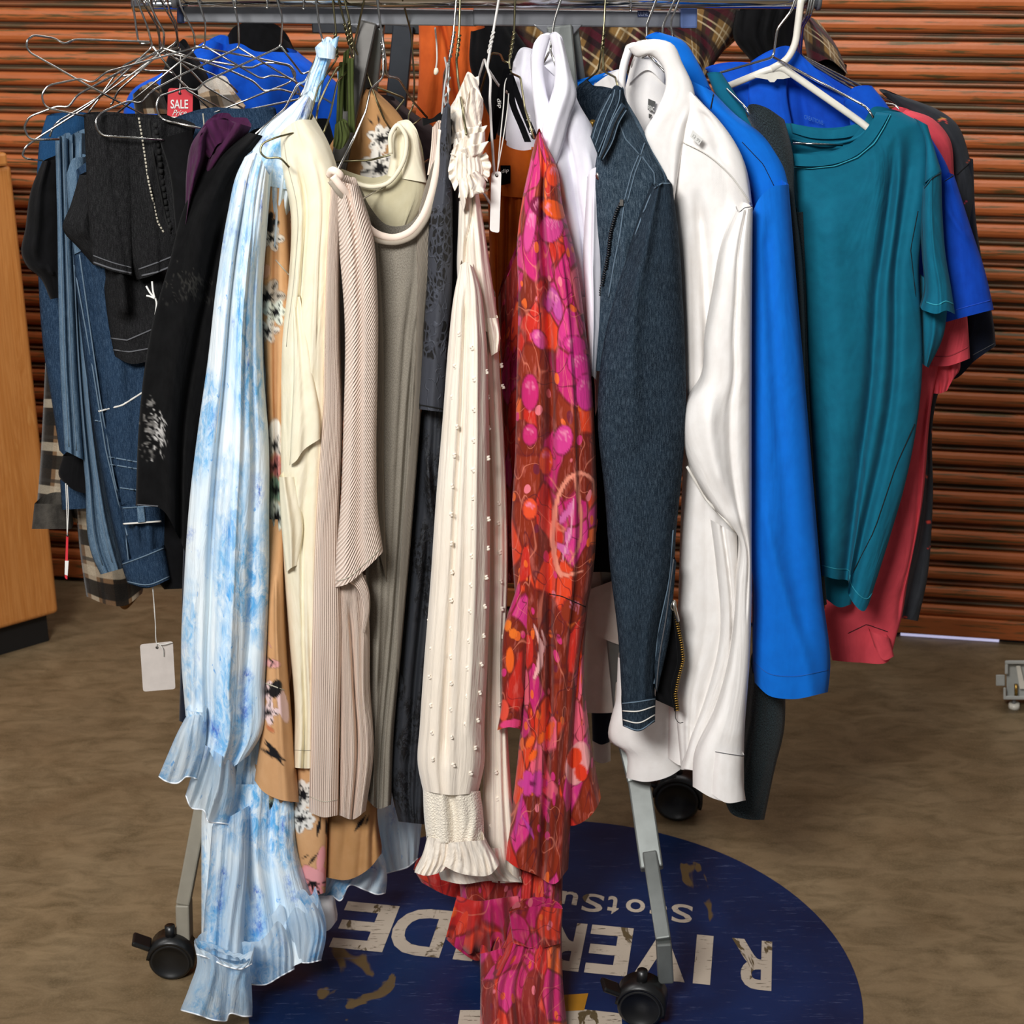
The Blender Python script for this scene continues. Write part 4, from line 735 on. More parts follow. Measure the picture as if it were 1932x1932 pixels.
# ---- cream top
g = G('top', 'cream jersey sleeveless top slipping off a wire hanger', 'top', 580, 240, -.2)
s = cloth('front', CREAM, g, [(528, 252), (530, 300), (548, 400), (545, 520), (532, 640), (530, 800), (530, 940), (535, 1060), (545, 1200), (556, 1350), (552, 1448)], [(588, 226), (615, 270), (634, 320), (634, 500), (632, 700), (622, 900), (612, 1100), (612, 1445)], [(545, 236), (565, 226)], [(580, 1450)], -.195, .035, .07, waves=[(3, .012, .2, 1)], creases=[([(.35, .05), (.3, .3), (.45, .5)], -.018, .05), ([(.65, .05), (.6, .45)], .014, .05, 'l'), ([(.5, .55), (.35, 1)], -.014, .06)])
seam(s, [(.12, .02), (.16, .15), (.1, .34)], THR, r=.0006); seam(s, [(.02, .972), (.98, .972)], THR, r=.0007)
cloth('cuff_fold', CREAM, g, [(552, 560, -.225), (554, 700, -.23), (550, 800, -.235), (546, 878, -.235)], [(566, 560, -.225), (590, 700, -.23), (604, 800, -.235), (604, 828, -.235)], None, [(556, 872), (572, 850)], -.235, .014, .02, creases=[([(.5, 0), (.6, 1)], -.006, .2)], thf=[(0, 0), (.4, .6), (1, 1)])
cloth('side_fold', CREAM, g, [(526, 900), (533, 1020), (540, 1080)], [(556, 900), (572, 1000), (562, 1066)], None, [(552, 1070)], -.225, .01, .02, creases=[([(.3, 0), (.5, 1)], .01, .15)])
g = G('camisole', 'cream camisole with scooped neckline tucked inside the beige ribbed top', 'camisole', 760, 250, -.1)
cloth('back', CREAMD, g, [(632, 318), (645, 338), (700, 430), (712, 520)], [(800, 300), (805, 380), (770, 450), (765, 520)], [(668, 338), (700, 346), (730, 338), (760, 310), (785, 262)], None, -.06, .025, .04)
cloth('strap', CREAM, g, [(738, 252), (736, 300), (730, 332)], [(792, 270), (800, 320), (806, 345)], [(748, 234), (765, 230), (782, 246)], None, -.075, .015, .02, creases=[([(.35, 0), (.3, 1)], -.01, .08)])
nb = np.array([PT(u, v, -.105) for u, v in [(632, 316), (645, 333), (668, 344), (700, 352), (730, 346), (752, 322), (766, 285), (764, 252), (750, 236), (739, 250), (737, 290)]]); mesh('neck_binding', *tube(catmull(nb, 60), .0035, 8), CREAM, g)
# ---- beige ribbed top
g = G('top', 'beige ribbed long top with deep scooped neckline over a grey jersey body', 'top', 640, 340, -.2)
s = cloth('body', GREYM, g, [(672, 350), (680, 430), (676, 600), (676, 800), (680, 1000), (684, 1200), (684, 1400), (686, 1500)], [(836, 270), (815, 400), (802, 560), (790, 760), (778, 960), (760, 1200), (742, 1400), (738, 1518)], [(690, 410), (722, 448), (760, 448), (795, 405), (825, 310)], [(715, 1526)], -.165, .03, .09, waves=[(4, .012, .4, 1)], creases=[([(.22, .15), (.35, .6), (.4, 1)], .016, .03, 'r'), ([(.7, .2), (.62, 1)], -.014, .05), ([(.55, .1), (.52, 1)], -.01, .04)])
cloth('right_rib', RIBG, g, [(812, 320), (790, 400), (786, 560), (782, 740), (760, 1000), (748, 1250)], [(846, 240), (834, 380), (806, 560), (794, 780), (778, 990), (752, 1280)], None, None, -.19, .012, .03)
s = cloth('left_panel', RIB, g, [(625, 336), (618, 440), (612, 600), (610, 760), (600, 900), (592, 1050), (588, 1200), (586, 1350), (583, 1532)], [(645, 350), (640, 480), (640, 640), (645, 800), (640, 1000), (645, 1200), (640, 1400), (638, 1538)], None, [(610, 1542)], -.225, .022, .05, waves=[(2, .006, 0, 1)])
seam(s, [(.02, .975), (.98, .975)], THR, r=.0006)
s = cloth('side_panel', RIBD, g, [(636, 340), (640, 460), (650, 600), (648, 800), (642, 960), (634, 1050), (632, 1108)], [(672, 350), (702, 440), (712, 560), (712, 720), (710, 860), (714, 980), (723, 1041)], None, [(650, 1104), (685, 1078)], -.245, .028, .05, waves=[(2, .008, .3, 1)], creases=[([(.5, .0), (.45, .5), (.5, 1)], -.012, .09)])
seam(s, [(.03, .985), (.97, .985)], THR, r=.0008)
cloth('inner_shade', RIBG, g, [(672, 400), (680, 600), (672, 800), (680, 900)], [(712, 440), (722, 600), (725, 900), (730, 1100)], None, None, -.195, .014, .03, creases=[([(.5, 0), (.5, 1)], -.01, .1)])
s = cloth('lower_sleeve', RIB, g, [(636, 1090), (640, 1200), (642, 1350), (640, 1538)], [(690, 1085), (697, 1180), (698, 1300), (705, 1420), (690, 1530)], None, [(665, 1546)], -.215, .025, .04, waves=[(3, .012, .5, 1)], creases=[([(.35, .1), (.5, .6), (.45, 1)], -.02, .06), ([(.75, .2), (.8, 1)], .014, .05, 'r')])
cloth('curled_edge', RIB, g, [(655, 1095), (672, 1110), (684, 1150), (682, 1190)], [(682, 1080), (696, 1115), (698, 1150), (690, 1195)], None, None, -.245, .01, .014)
nb = [(628, 332), (640, 348), (660, 372), (678, 402), (694, 428), (718, 444), (745, 448), (772, 438), (795, 412), (812, 372), (824, 320), (834, 245)]
for off, rr in ((0, .0055), (10, .0044)):
    A = np.array([PT(u-off*(.5 if u < 720 else -.45), v+off*.9, -.27+.0*off+.06*min(1, max(0, (u-640)/90))) for u, v in nb]); mesh('neckband', *tube(catmull(A, 90), rr, 10), RIB if off == 0 else RIBG, g)
cloth('shoulder_tab', RIB, g, [(816, 240), (812, 290), (806, 330)], [(838, 238), (840, 290), (834, 330)], [(828, 231)], None, -.165, .01, .02)
mesh('shoulder_knot', *tube(pxpath([(622, 330, -.235), (630, 322, -.25), (640, 328, -.25), (638, 340, -.24)], 14), .006, 8), RIB, g)
# ---- slate lace dress
g = G('dress', 'slate grey lace dress with short sleeve hanging beside the ivory ruffles', 'dress', 840, 220, -.2)
cloth('side', M_fabric('black_mesh', '#101013', '#17171b').m, g, [(838, 215), (846, 320), (850, 500), (845, 700), (838, 800)], [(852, 225), (864, 380), (866, 500), (862, 640), (850, 800)], None, None, -.17, .015, .04)
s = cloth('sleeve', LACE, g, [(836, 206), (828, 260), (826, 330), (812, 400), (806, 520), (798, 650), (790, 772)], [(850, 206), (852, 300), (854, 420), (853, 540), (846, 660), (839, 778)], [(843, 200)], None, -.205, .022, .03, creases=[([(.55, 0), (.5, 1)], .006, .2)])
seam(s, [(.02, .985), (.98, .99)], THRK)
cloth('body', LACE2, g, [(795, 772), (786, 850), (780, 950), (760, 1150), (745, 1350), (740, 1500), (752, 1550)], [(852, 780), (850, 900), (838, 1100), (820, 1300), (810, 1500), (805, 1556)], None, None, -.15, .03, .09, waves=[(3, .016, .5, 1)], creases=[([(.3, .1), (.6, .3)], .02, .1), ([(.5, .3), (.45, 1)], -.014, .06)])
bk = cloth('belt', M_fabric('black_velvet', '#060607').m, g, [(796, 222), (798, 238)], [(845, 210), (845, 226)], [(812, 226), (830, 214)], [(820, 230)], -.08, .006, .008)
# ---- ivory dotted blouse
g = G('blouse', 'ivory dotted chiffon blouse with ruffled neck and smocked cuffs', 'blouse', 880, 300, -.22)
rf = lambda nm, L, R, T, B, Y, w=5, a=.012, m_=IVORY: cloth(nm, m_, g, L, R, T, B, Y, .02, .02, waves=[(w, a, 1, 1)])
rf('neck_ruffle', [(862, 180), (850, 210), (852, 240)], [(898, 150), (912, 200), (905, 245)], [(872, 160), (883, 140)], None, -.13)
rf('neck_ruffle', [(850, 215), (845, 245), (860, 270)], [(912, 190), (908, 230), (915, 260)], [(870, 205), (893, 165)], None, -.16)
rf('neck_ruffle', [(858, 262), (855, 280), (868, 296)], [(913, 240), (915, 262), (908, 290)], [(880, 258)], None, -.2, 4)
rf('neck_ruffle', [(852, 285), (848, 320), (862, 345)], [(915, 248), (914, 280), (900, 310)], [(880, 256)], None, -.22, 4, .014)
cloth('neckband', IVORY, g, [(856, 298), (852, 340), (868, 352)], [(905, 292), (912, 330), (900, 350)], [(880, 286)], [(885, 360)], -.225, .02, .02, waves=[(7, .006, 1, 1)])
rf('neck_ruffle', [(866, 340), (866, 365), (874, 400)], [(900, 322), (917, 345), (912, 366)], [(885, 330)], [(890, 360)], -.245, 4, .012)
rf('neck_ruffle', [(900, 302), (902, 330)], [(922, 300), (915, 325)], None, None, -.2, 3, .01)
for k, (path, W, amp, n) in enumerate([([(884, 150, -.11), (876, 180, -.13), (872, 215, -.15), (876, 250, -.18)], [(20, -6), (32, 4), (34, 2), (30, -2)], .006, 3), ([(888, 165, -.12), (880, 200, -.14), (874, 235, -.17), (870, 262, -.19)], [(-22, 10), (-30, 4), (-26, 8), (-20, 10)], .006, 3),
        ([(866, 272, -.215), (884, 266, -.225), (905, 264, -.225)], [(-6, -20), (2, -26), (12, -26)], .006, 3), ([(870, 300, -.235), (890, 296, -.245), (906, 292, -.24)], [(-20, -10), (0, -22), (14, -24)], .007, 3), ([(860, 300, -.235), (858, 322, -.24), (866, 345, -.245)], [(-10, 0), (-12, 6), (-8, 14)], .006, 3),
        ([(868, 352, -.25), (884, 346, -.26), (902, 338, -.255)], [(-2, 22), (2, 26), (16, 22)], .007, 3), ([(904, 296, -.23), (910, 312, -.23), (910, 332, -.23)], [(14, -8), (16, 2), (10, 10)], .007, 3)]): ruffle('gathered_frill', IVORY, g, path, W, amp, n, .004, k)
cloth('yoke', STRP, g, [(866, 380), (864, 440), (862, 500), (870, 600)], [(902, 360), (915, 440), (930, 540), (945, 640)], None, None, -.215, .03, .06, waves=[(4, .008, 1, 1)], creases=[([(.75, 0), (.3, .35), (.2, .7)], -.012, .06)])
s = cloth('sleeve', STRP, g, [(868, 500), (856, 560), (846, 650), (836, 780), (822, 950), (812, 1100), (800, 1250), (792, 1370), (788, 1440), (798, 1492)], [(892, 504), (905, 540), (916, 620), (922, 780), (924, 950), (924, 1100), (920, 1250), (914, 1380), (914, 1440), (902, 1496)], [(880, 494)], [(850, 1500)], -.265, .05, .06, waves=[(3, .014, .3, 1)], creases=[([(.4, .05), (.38, .6), (.42, .95)], -.016, .05), ([(.72, .1), (.72, .9)], .012, .05, 'r')])
SLV = s
dots = [(865, 631), (858, 692), (852, 750), (862, 806) , (857, 860), (853, 918), (851, 972), (851, 1026), (851, 1080), (850, 1133), (850, 1187), (850, 1240), (851, 1290), (850, 1340), (852, 1392), (855, 1445), (890, 657), (894, 716), (893, 774), (893, 832), (892, 888), (892, 940), (891, 995), (890, 1050), (888, 1105), (886, 1155), (884, 1210), (882, 1262), (880, 1315), (878, 1368), (888, 1460), (812, 1225), (810, 1278), (812, 1332), (814, 1384), (816, 1434), (808, 1172), (917, 702), (920, 750), (921, 808), (921, 865), (921, 980), (920, 1035), (917, 1090), (914, 1145), (912, 1200), (908, 1254), (905, 1308), (901, 1360), (897, 1412)]
def tuft(pts, sf, par):
    R = random.Random(5)
    for u, v in pts:
        c = sf.pxat(u, v, .003)
        q = c+np.array([0, .0022, 0]); A = [q+np.array([R.uniform(-.001, .001)+(.0022 if k % 2 else -.0012), -.0008*(1 if k in (1, 2) else .3), (k-1.5)*.0022]) for k in range(4)]
        mesh('woven_dot', *tube(catmull(A, 9), [.001, .0018, .0022, .0018, .0016, .0018, .0022, .0018, .001], 6), IVORY, par)
tuft(dots, s, s.o)
s = cloth('back_sleeve', STRP, g, [(900, 560), (905, 700), (912, 900), (915, 1100), (915, 1350), (905, 1660)], [(935, 560), (942, 680), (952, 850), (958, 1050), (955, 1250), (962, 1450), (986, 1664)], None, [(945, 1666)], -.205, .035, .06, waves=[(3, .012, .5, 1)])
tuft([(945, 690), (948, 730), (940, 950), (940, 988), (943, 1043), (945, 1098), (947, 1150), (948, 1202), (935, 1458), (938, 1508), (925, 1560), (942, 1330)], s, s.o)
cloth('side_frill', IVORY, g, [(916, 600), (920, 640), (926, 672)], [(940, 600), (944, 640), (942, 662)], None, None, -.235, .012, .015, waves=[(3, .008, 1, 1)])
cloth('smocked_cuff', SMOCK, g, [(798, 1488), (800, 1540), (806, 1590)], [(906, 1492), (912, 1540), (914, 1590)], [(850, 1494)], None, -.265, .045, .05, waves=[(4, .01, 1, 1)], creases=[([(.5, 0), (.5, 1)], -.012, .1)])
cloth('cuff_frill', IVORY, g, [(806, 1580), (795, 1620), (782, 1646)], [(862, 1585), (858, 1620), (842, 1640)], None, [(800, 1652), (825, 1648)], -.285, .02, .03, waves=[(5, .012, .3, 1)])
cloth('cuff_frill', IVORY, g, [(845, 1590), (842, 1610), (835, 1632)], [(914, 1585), (925, 1605), (942, 1632)], None, [(860, 1645), (890, 1652), (925, 1650)], -.3, .022, .03, waves=[(7, .012, .3, 1)])
cloth('under_frill', IVORY, g, [(830, 1600), (826, 1640), (832, 1660)], [(950, 1600), (960, 1640), (985, 1665)], None, [(870, 1668), (920, 1662)], -.23, .03, .03, waves=[(8, .012, .5, 1)])
# ---- red floral dress
g = G('dress', 'long red orange and magenta floral chiffon dress with rust lining', 'dress', 1020, 260, -.2)
cloth('back_yoke', ORANGE, g, [(918, 270), (922, 330), (925, 366)], [(1012, 280), (1008, 330), (1000, 374)], [(940, 262), (962, 278), (985, 284)], [(960, 371)], .0, .02, .03)
cloth('lining', ORANGE, g, [(920, 360), (925, 500), (930, 600), (945, 760)], [(1010, 365), (1000, 500), (990, 700), (985, 800)], None, None, .01, .02, .04, waves=[(5, .014, 1, 1)])
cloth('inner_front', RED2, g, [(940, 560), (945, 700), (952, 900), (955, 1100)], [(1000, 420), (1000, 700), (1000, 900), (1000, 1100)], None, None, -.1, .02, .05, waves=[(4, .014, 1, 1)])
PR = []
# paisley and leaf shapes of the print
PR += [slin([(1098, 1078, 5), (1060, 1085, 9), (1045, 1040, 10), (1045, 980, 10), (1056, 930, 9), (1078, 898, 9), (1100, 893, 8), (1118, 905, 6), (1122, 935, 3)], 8, '#e98f78'), slin([(1085, 900, 7), (1092, 940, 8), (1096, 990, 7), (1090, 1035, 6), (1075, 1062, 4)], 6, '#e08570')]
for (u, v, r_) in [(1064, 975, -60), (1076, 960, -70), (1072, 1010, -80), (1062, 1035, 40)]: PR.append(ell(u, v, 15, 7, r_, '#cf62a0'))
PR += [lin([(1082, 940, 3), (1078, 1000, 4), (1060, 1060, 3)], 3, '#e8a0b8')]
for (u, v, ru, rv, r_, c_) in [(1095, 690, 30, 22, 60, '#cf2d86'), (1085, 650, 22, 16, 20, '#c92a80'), (1106, 740, 20, 34, 0, '#d1338b'), (1062, 830, 18, 28, 10, '#d63a8c'), (1000, 740, 16, 34, 0, '#c9246f'), (1000, 820, 14, 20, 0, '#cc2a70'), (1080, 1150, 20, 26, 30, '#8a2c12'), (1030, 870, 12, 26, 0, '#e2542a'), (1018, 640, 20, 12, 60, '#d04d94'), (1050, 575, 9, 30, -12, '#c650a0'), (1038, 565, 7, 24, 8, '#cf5aa8'), (1000, 960, 14, 20, 0, '#e8512a'), (1045, 330, 14, 22, 0, '#ea4520'), (1040, 430, 22, 28, 20, '#cf3f86'), (1000, 430, 10, 46, 8, '#d2468c'), (1020, 390, 20, 16, 40, '#7a1440'), (1045, 395, 26, 16, 30, '#f05a20')]:
    PR += petal(u, v, ru, rv, r_, c_)
PR += [lin([(1008, 1180, 3), (1022, 1220, 9), (1018, 1255, 12), (1008, 1280, 5)], 8, '#f0b4b0'), lin([(1022, 1190, 3), (1030, 1215, 6), (1022, 1235, 3)], 5, '#f0b4b0'), ell(1090, 1440, 22, 42, 12, '#eaa0a0'), ell(1084, 1430, 14, 20, 10, '#e6431f'), ell(1096, 1458, 12, 16, -10, '#e23a1c'), ell(1072, 1600, 0.1, .1, 0, '#e6431f')]
for (u, v) in [(1000, 1400), (1022, 1392), (1038, 1372), (1006, 1425), (1035, 1385)]: PR.append(ell(u, v, 7, 13, 30, '#f0641f'))
for k in range(6): a = k*60; PR.append(ell(1005+16*math.cos(math.radians(a)), 1478+14*math.sin(math.radians(a)), 13, 9, a, '#cf3f96'))
PR += [ell(1005, 1478, 6, 5, 0, '#7a1a50'), lin([(985, 1500, 4), (978, 1540, 8), (972, 1575, 3)], 5, '#b83a8e'), lin([(985, 1540, 3), (1000, 1565, 7), (1008, 1585, 2)], 5, '#b8409a')]
s = cloth('front', RED, g, [(1012, 258), (998, 320), (985, 380), (976, 450), (978, 560), (975, 700), (972, 850), (965, 1000), (972, 1130), (985, 1300), (975, 1450), (952, 1620)], [(1024, 262), (1052, 320), (1060, 380), (1085, 480), (1102, 600), (1116, 720), (1124, 860), (1126, 980), (1118, 1090), (1104, 1170), (1095, 1240), (1072, 1640)], [(1018, 249)], [(970, 1634), (1010, 1650), (1045, 1668)], -.225, .04, .1, paint=PR, waves=[(3, .01, .3, 1)], creases=[([(.5, .02), (.45, .2), (.43, .5), (.5, .85), (.55, 1)], -.028, .05), ([(.3, .1), (.28, .6), (.3, 1)], .014, .05, 'r'), ([(.75, .15), (.72, .7)], .014, .06, 'l')])
seam(s, [(1035, 1120), (1060, 1125), (1105, 1145)], THRK, px=True, r=.0008)
s = cloth('side_drape', RED, g, [(1060, 1060), (1060, 1200), (1062, 1350), (1062, 1556)], [(1128, 980), (1108, 1160), (1102, 1260), (1112, 1380), (1134, 1505)], None, [(1080, 1558), (1108, 1545), (1128, 1520)], -.2, .035, .05, paint=PR, waves=[(2, .012, .6, 1)], thf=[(0, .2), (.4, 1), (1, 1)])
s = cloth('sleeve_flap', RED, g, [(985, 1030), (972, 1120), (952, 1180), (946, 1260), (945, 1340), (938, 1378)], [(1010, 1040), (1000, 1200), (990, 1290), (982, 1376)], None, [(960, 1372)], -.245, .018, .02, paint=[ell(958, 1180, 7, 11, 10, '#ee7a28'), ell(968, 1195, 8, 10, 0, '#ee7424'), ell(962, 1245, 8, 24, 0, '#f0641f'), ell(950, 1340, 10, 20, 0, '#e6503c'), ell(965, 1366, 22, 9, -8, '#e4447e')])
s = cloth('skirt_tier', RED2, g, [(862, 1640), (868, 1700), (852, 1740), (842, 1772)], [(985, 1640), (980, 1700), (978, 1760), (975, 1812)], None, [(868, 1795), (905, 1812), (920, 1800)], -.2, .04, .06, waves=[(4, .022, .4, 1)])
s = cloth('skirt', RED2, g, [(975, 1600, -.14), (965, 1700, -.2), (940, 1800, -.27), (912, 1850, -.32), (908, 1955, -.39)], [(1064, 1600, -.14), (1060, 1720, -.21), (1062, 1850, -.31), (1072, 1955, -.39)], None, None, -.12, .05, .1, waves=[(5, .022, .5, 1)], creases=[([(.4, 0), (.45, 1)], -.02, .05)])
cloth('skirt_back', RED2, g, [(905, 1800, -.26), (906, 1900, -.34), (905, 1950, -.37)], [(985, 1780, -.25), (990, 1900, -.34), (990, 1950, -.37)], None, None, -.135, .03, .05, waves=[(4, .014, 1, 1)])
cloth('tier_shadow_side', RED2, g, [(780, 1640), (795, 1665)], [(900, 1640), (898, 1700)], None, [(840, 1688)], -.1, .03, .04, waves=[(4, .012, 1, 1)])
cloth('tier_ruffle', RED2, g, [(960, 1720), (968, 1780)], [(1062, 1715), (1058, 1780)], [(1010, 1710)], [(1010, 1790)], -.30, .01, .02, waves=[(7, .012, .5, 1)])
lp = g
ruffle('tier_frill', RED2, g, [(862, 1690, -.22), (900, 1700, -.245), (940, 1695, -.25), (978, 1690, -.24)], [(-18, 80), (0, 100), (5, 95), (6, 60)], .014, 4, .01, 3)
# ribbon hanger loops
for pts in ([(962, 140, -.06), (966, 190, -.08), (985, 240, -.12), (996, 268, -.16)], [(962, 140, -.05), (980, 190, -.09), (994, 225, -.12), (1010, 262, -.19)]):
    A = pxpath(pts, 16); V = []; 
    for q in A: V += [q+np.array([-.005, 0, 0]), q+np.array([.005, 0, 0]), q+np.array([-.005, .0012, 0]), q+np.array([.005, .0012, 0])]
    mesh('hanger_loop', V, [(4*i, 4*i+1, 4*i+5, 4*i+4) for i in range(15)]+[(4*i+3, 4*i+2, 4*i+6, 4*i+7) for i in range(15)], BLACKT, g)
A = pxpath([(958, 130, -.03), (945, 180, -.02), (935, 230, -.01), (925, 275, .0)], 16); V = []
for q in A: V += [q+np.array([-.006, 0, 0]), q+np.array([.006, 0, 0]), q+np.array([-.006, .0012, 0]), q+np.array([.006, .0012, 0])]
mesh('hanger_loop', V, [(4*i, 4*i+1, 4*i+5, 4*i+4) for i in range(15)]+[(4*i+3, 4*i+2, 4*i+6, 4*i+7) for i in range(15)], BLACKT, g)
for (u, v, Y, s_) in [(996, 222, -.13, 'dip'), (1001, 248, -.17, 'dip'), (940, 195, -.04, 'dip')]:
    text_mesh('lettering', s_, CARDW, g, lambda x, y: PT(u-5+9*y*1.0+4*x, v-8+18*x-2*y, Y-.006), bold=.01)
lb = mesh('neck_label', *prism([(944, 312), (963, 312), (963, 346), (944, 350)], lambda p: PT(p[0], p[1], -.024), lambda p: PT(p[0], p[1], -.022)), BLACKT, g, smooth=False)
text_mesh('lettering', 'dip', CARDW, lb, lambda x, y: PT(946+14*x, 329-9*y-3*x, -.0246), bold=.01)
# ---- cool white blouse
g = G('blouse', 'cool white collared blouse hanging between the red floral dress and the denim jacket', 'blouse', 1050, 80, -.1)
s = cloth('back', WHITE2, g, [(968, 118), (958, 200), (952, 290), (950, 330)], [(1010, 96), (1020, 150), (1030, 320)], [(985, 94)], None, .03, .015, .03)
cloth('back_collar', WHITE2, g, [(1000, 108), (1004, 170), (1012, 240)], [(1054, 100), (1060, 150), (1052, 220)], [(1015, 78), (1035, 64), (1050, 78)], None, -.01, .01, .02)
s = cloth('front', WHITE2, g, [(1058, 66), (1062, 100), (1040, 180), (1022, 240), (1030, 340), (1065, 480), (1085, 600), (1095, 640)], [(1062, 74), (1075, 130), (1090, 190), (1118, 240), (1138, 300), (1142, 360), (1140, 460), (1138, 600)], None, None, -.15, .03, .05, creases=[([(.45, .3), (.5, 1)], -.016, .05), ([(.75, .4), (.7, 1)], .014, .05, 'r'), ([(.2, .25), (.3, .6)], .01, .06)])
s2 = cloth('placket', WHITE2, g, [(1005, 100), (1010, 150), (1015, 220), (1018, 290)], [(1052, 150), (1040, 200), (1032, 240), (1030, 300)], [(1030, 130)], None, -.1, .012, .02, sharp=True)
cloth('collar', WHITE2, g, [(1036, 66), (1046, 110), (1042, 180), (1024, 236), (1018, 292)], [(1062, 84), (1078, 140), (1088, 180), (1076, 220), (1060, 280), (1042, 330)], [(1048, 63), (1058, 70)], [(1030, 320)], -.19, .014, .016, creases=[([(.5, 0), (.5, 1)], .008, .2)])
cloth('collar', WHITE2, g, [(1002, 112), (1003, 160), (1010, 220), (1016, 285)], [(1040, 66), (1026, 120), (1030, 170), (1044, 222)], [(1010, 80), (1024, 66)], None, -.15, .01, .012)
s3 = cloth('rolled_sleeve', WHITE2, g, [(1108, 335), (1104, 400), (1100, 480), (1104, 560), (1108, 700)], [(1138, 322), (1140, 380), (1140, 500), (1136, 620), (1126, 718)], [(1118, 318), (1132, 316)], None, -.185, .02, .03, creases=[([(.5, .1), (.45, 1)], .012, .1, 'r')])
cloth('sleeve_end', WHITE2, g, [(1078, 560), (1100, 640), (1116, 712)], [(1140, 560), (1142, 640), (1138, 650)], None, None, -.165, .02, .03)
cloth('sleeve_end', WHITE2, g, [(1095, 640), (1118, 700), (1124, 780)], [(1140, 640), (1138, 700), (1124, 785)], None, None, -.135, .02, .02)
mesh('cuff_button', *tube([PT(1131, 332, -.215), PT(1131, 332, -.212)], .006, 16), SILV, g)
# ---- dark things between red dress and jacket
g = G('skirt', 'black skirt hanging in the gap between the red dress and the denim jacket', 'skirt', 1140, 700, -.05)
cloth('body', BLACKF, g, [(1115, 600), (1110, 800), (1108, 1000), (1100, 1080)], [(1180, 600), (1190, 800), (1195, 1090)], None, [(1150, 1080)], -.06, .02, .06)
g = G('blouse', 'off white blouse hem hanging low behind the denim jacket sleeve', 'blouse', 1140, 1200, .0)
OFFW = M_fabric('warm_off_white_cotton', '#d8cdc2', '#d0c4b8', crumple=.3).m
cloth('hem', OFFW, g, [(1105, 1060), (1102, 1200), (1100, 1345)], [(1200, 1060), (1200, 1200), (1190, 1340)], None, [(1150, 1345)], .0, .02, .05)
cloth('frill', OFFW, g, [(1104, 1115), (1102, 1186)], [(1185, 1085), (1185, 1222)], None, [(1150, 1210)], -.03, .015, .03)
cloth('frill', OFFW, g, [(1160, 1290), (1150, 1400)], [(1210, 1240), (1200, 1420)], None, [(1175, 1412)], -.035, .015, .03)
cloth('tank_hem', NAVYF, g, [(1116, 1345), (1118, 1398)], [(1156, 1342), (1150, 1400)], None, [(1135, 1405)], .03, .015, .03)
cloth('lining_hem', OFFW, g, [(1117, 1396), (1120, 1434)], [(1152, 1398), (1152, 1436)], None, [(1135, 1440)], .04, .015, .02)
# ---- denim jacket
g = G('denim_jacket', 'dark washed denim jacket with open cuff zip and stitched collar', 'jacket', 1180, 180, -.2)
cloth('collar_inside', DEN_D, g, [(1106, 150), (1088, 165), (1086, 185), (1100, 220), (1120, 260)], [(1165, 172), (1150, 210), (1135, 240), (1125, 262)], [(1112, 156), (1120, 165), (1140, 168)], None, -.06, .012, .03, creases=[([(0, .4), (1, .4)], .0, .1)])
s = cloth('front', DEN_J, g, [(1176, 166), (1150, 220), (1125, 300), (1122, 400), (1132, 500), (1130, 600), (1124, 700)], [(1178, 180), (1200, 230), (1230, 280), (1262, 340), (1268, 400), (1262, 560), (1230, 700)], [(1177, 168)], None, -.2, .03, .09, creases=[([(.75, .4), (.6, .8)], -.02, .06), ([(.35, .5), (.3, 1)], .012, .05)])
JF = s
for q in ([(1168, 232), (1180, 262), (1207, 292)], [(1212, 296), (1234, 326), (1236, 348)], [(1205, 293), (1192, 325), (1178, 378)], [(1210, 296), (1198, 326), (1184, 380)], [(1216, 270), (1209, 292)]): seam(s, q, THRB, px=True, r=.001)
for q in ([(1178, 384), (1170, 440), (1158, 500), (1148, 560)],): seam(s, q, THRB, px=True, r=.0012, n=24)
sh = cloth('shoulder_panel', M_denim('pale_denim', '#3c4f60', '#314352', '#7f8f9c', .7).m, g, [(1168, 186), (1190, 240), (1208, 292), (1236, 325), (1238, 352)], [(1182, 190), (1206, 230), (1232, 282), (1256, 318), (1264, 345)], None, None, -.2, .036, .03); seam(sh, [(.03, .02), (.03, .98)], THRB, r=.0009)  # paler denim strip along the shoulder edge
c1_ = cloth('collar', DEN_D, g, [(1150, 180), (1136, 200), (1122, 230), (1114, 258)], [(1176, 168), (1176, 190), (1160, 230), (1130, 298)], [(1164, 164)], None, -.235, .01, .014)
for a in (.18, .5, .82): seam(c1_, [(a, .03), (a, .97)], THRB, r=.0009)
c1_ = cloth('placket', DEN_D, g, [(1172, 192), (1152, 230), (1138, 270), (1128, 300)], [(1185, 206), (1170, 230), (1156, 270), (1136, 304)], None, None, -.24, .008, .01)
for a in (.12, .55, .9): seam(c1_, [(a, .03), (a, .97)], THRK if a == .55 else THRB, r=.0009)
mesh('snap_button', *tube([PT(1118, 233, -.10), PT(1118, 233, -.095)], .006, 16), BRASS, g)
Z = linres(np.array([(1171, 383), (1163, 400), (1152, 440), (1148, 480), (1140, 520), (1132, 556)], float), 40); A = [JF.pxat(u, v, .003) for u, v in Z]
mesh('zip', *join([tube([a+np.array([-.003, 0, -.0005]), a+np.array([.003, 0, .0005])], .0013, 6) for a in A]), M_metal('dark_zip_teeth', '#46484a', .4), g)
mesh('zip_slider', *box(A[0]+np.array([.001, -.002, .001]), (.005, .003, .009)), SILV, g, smooth=False)
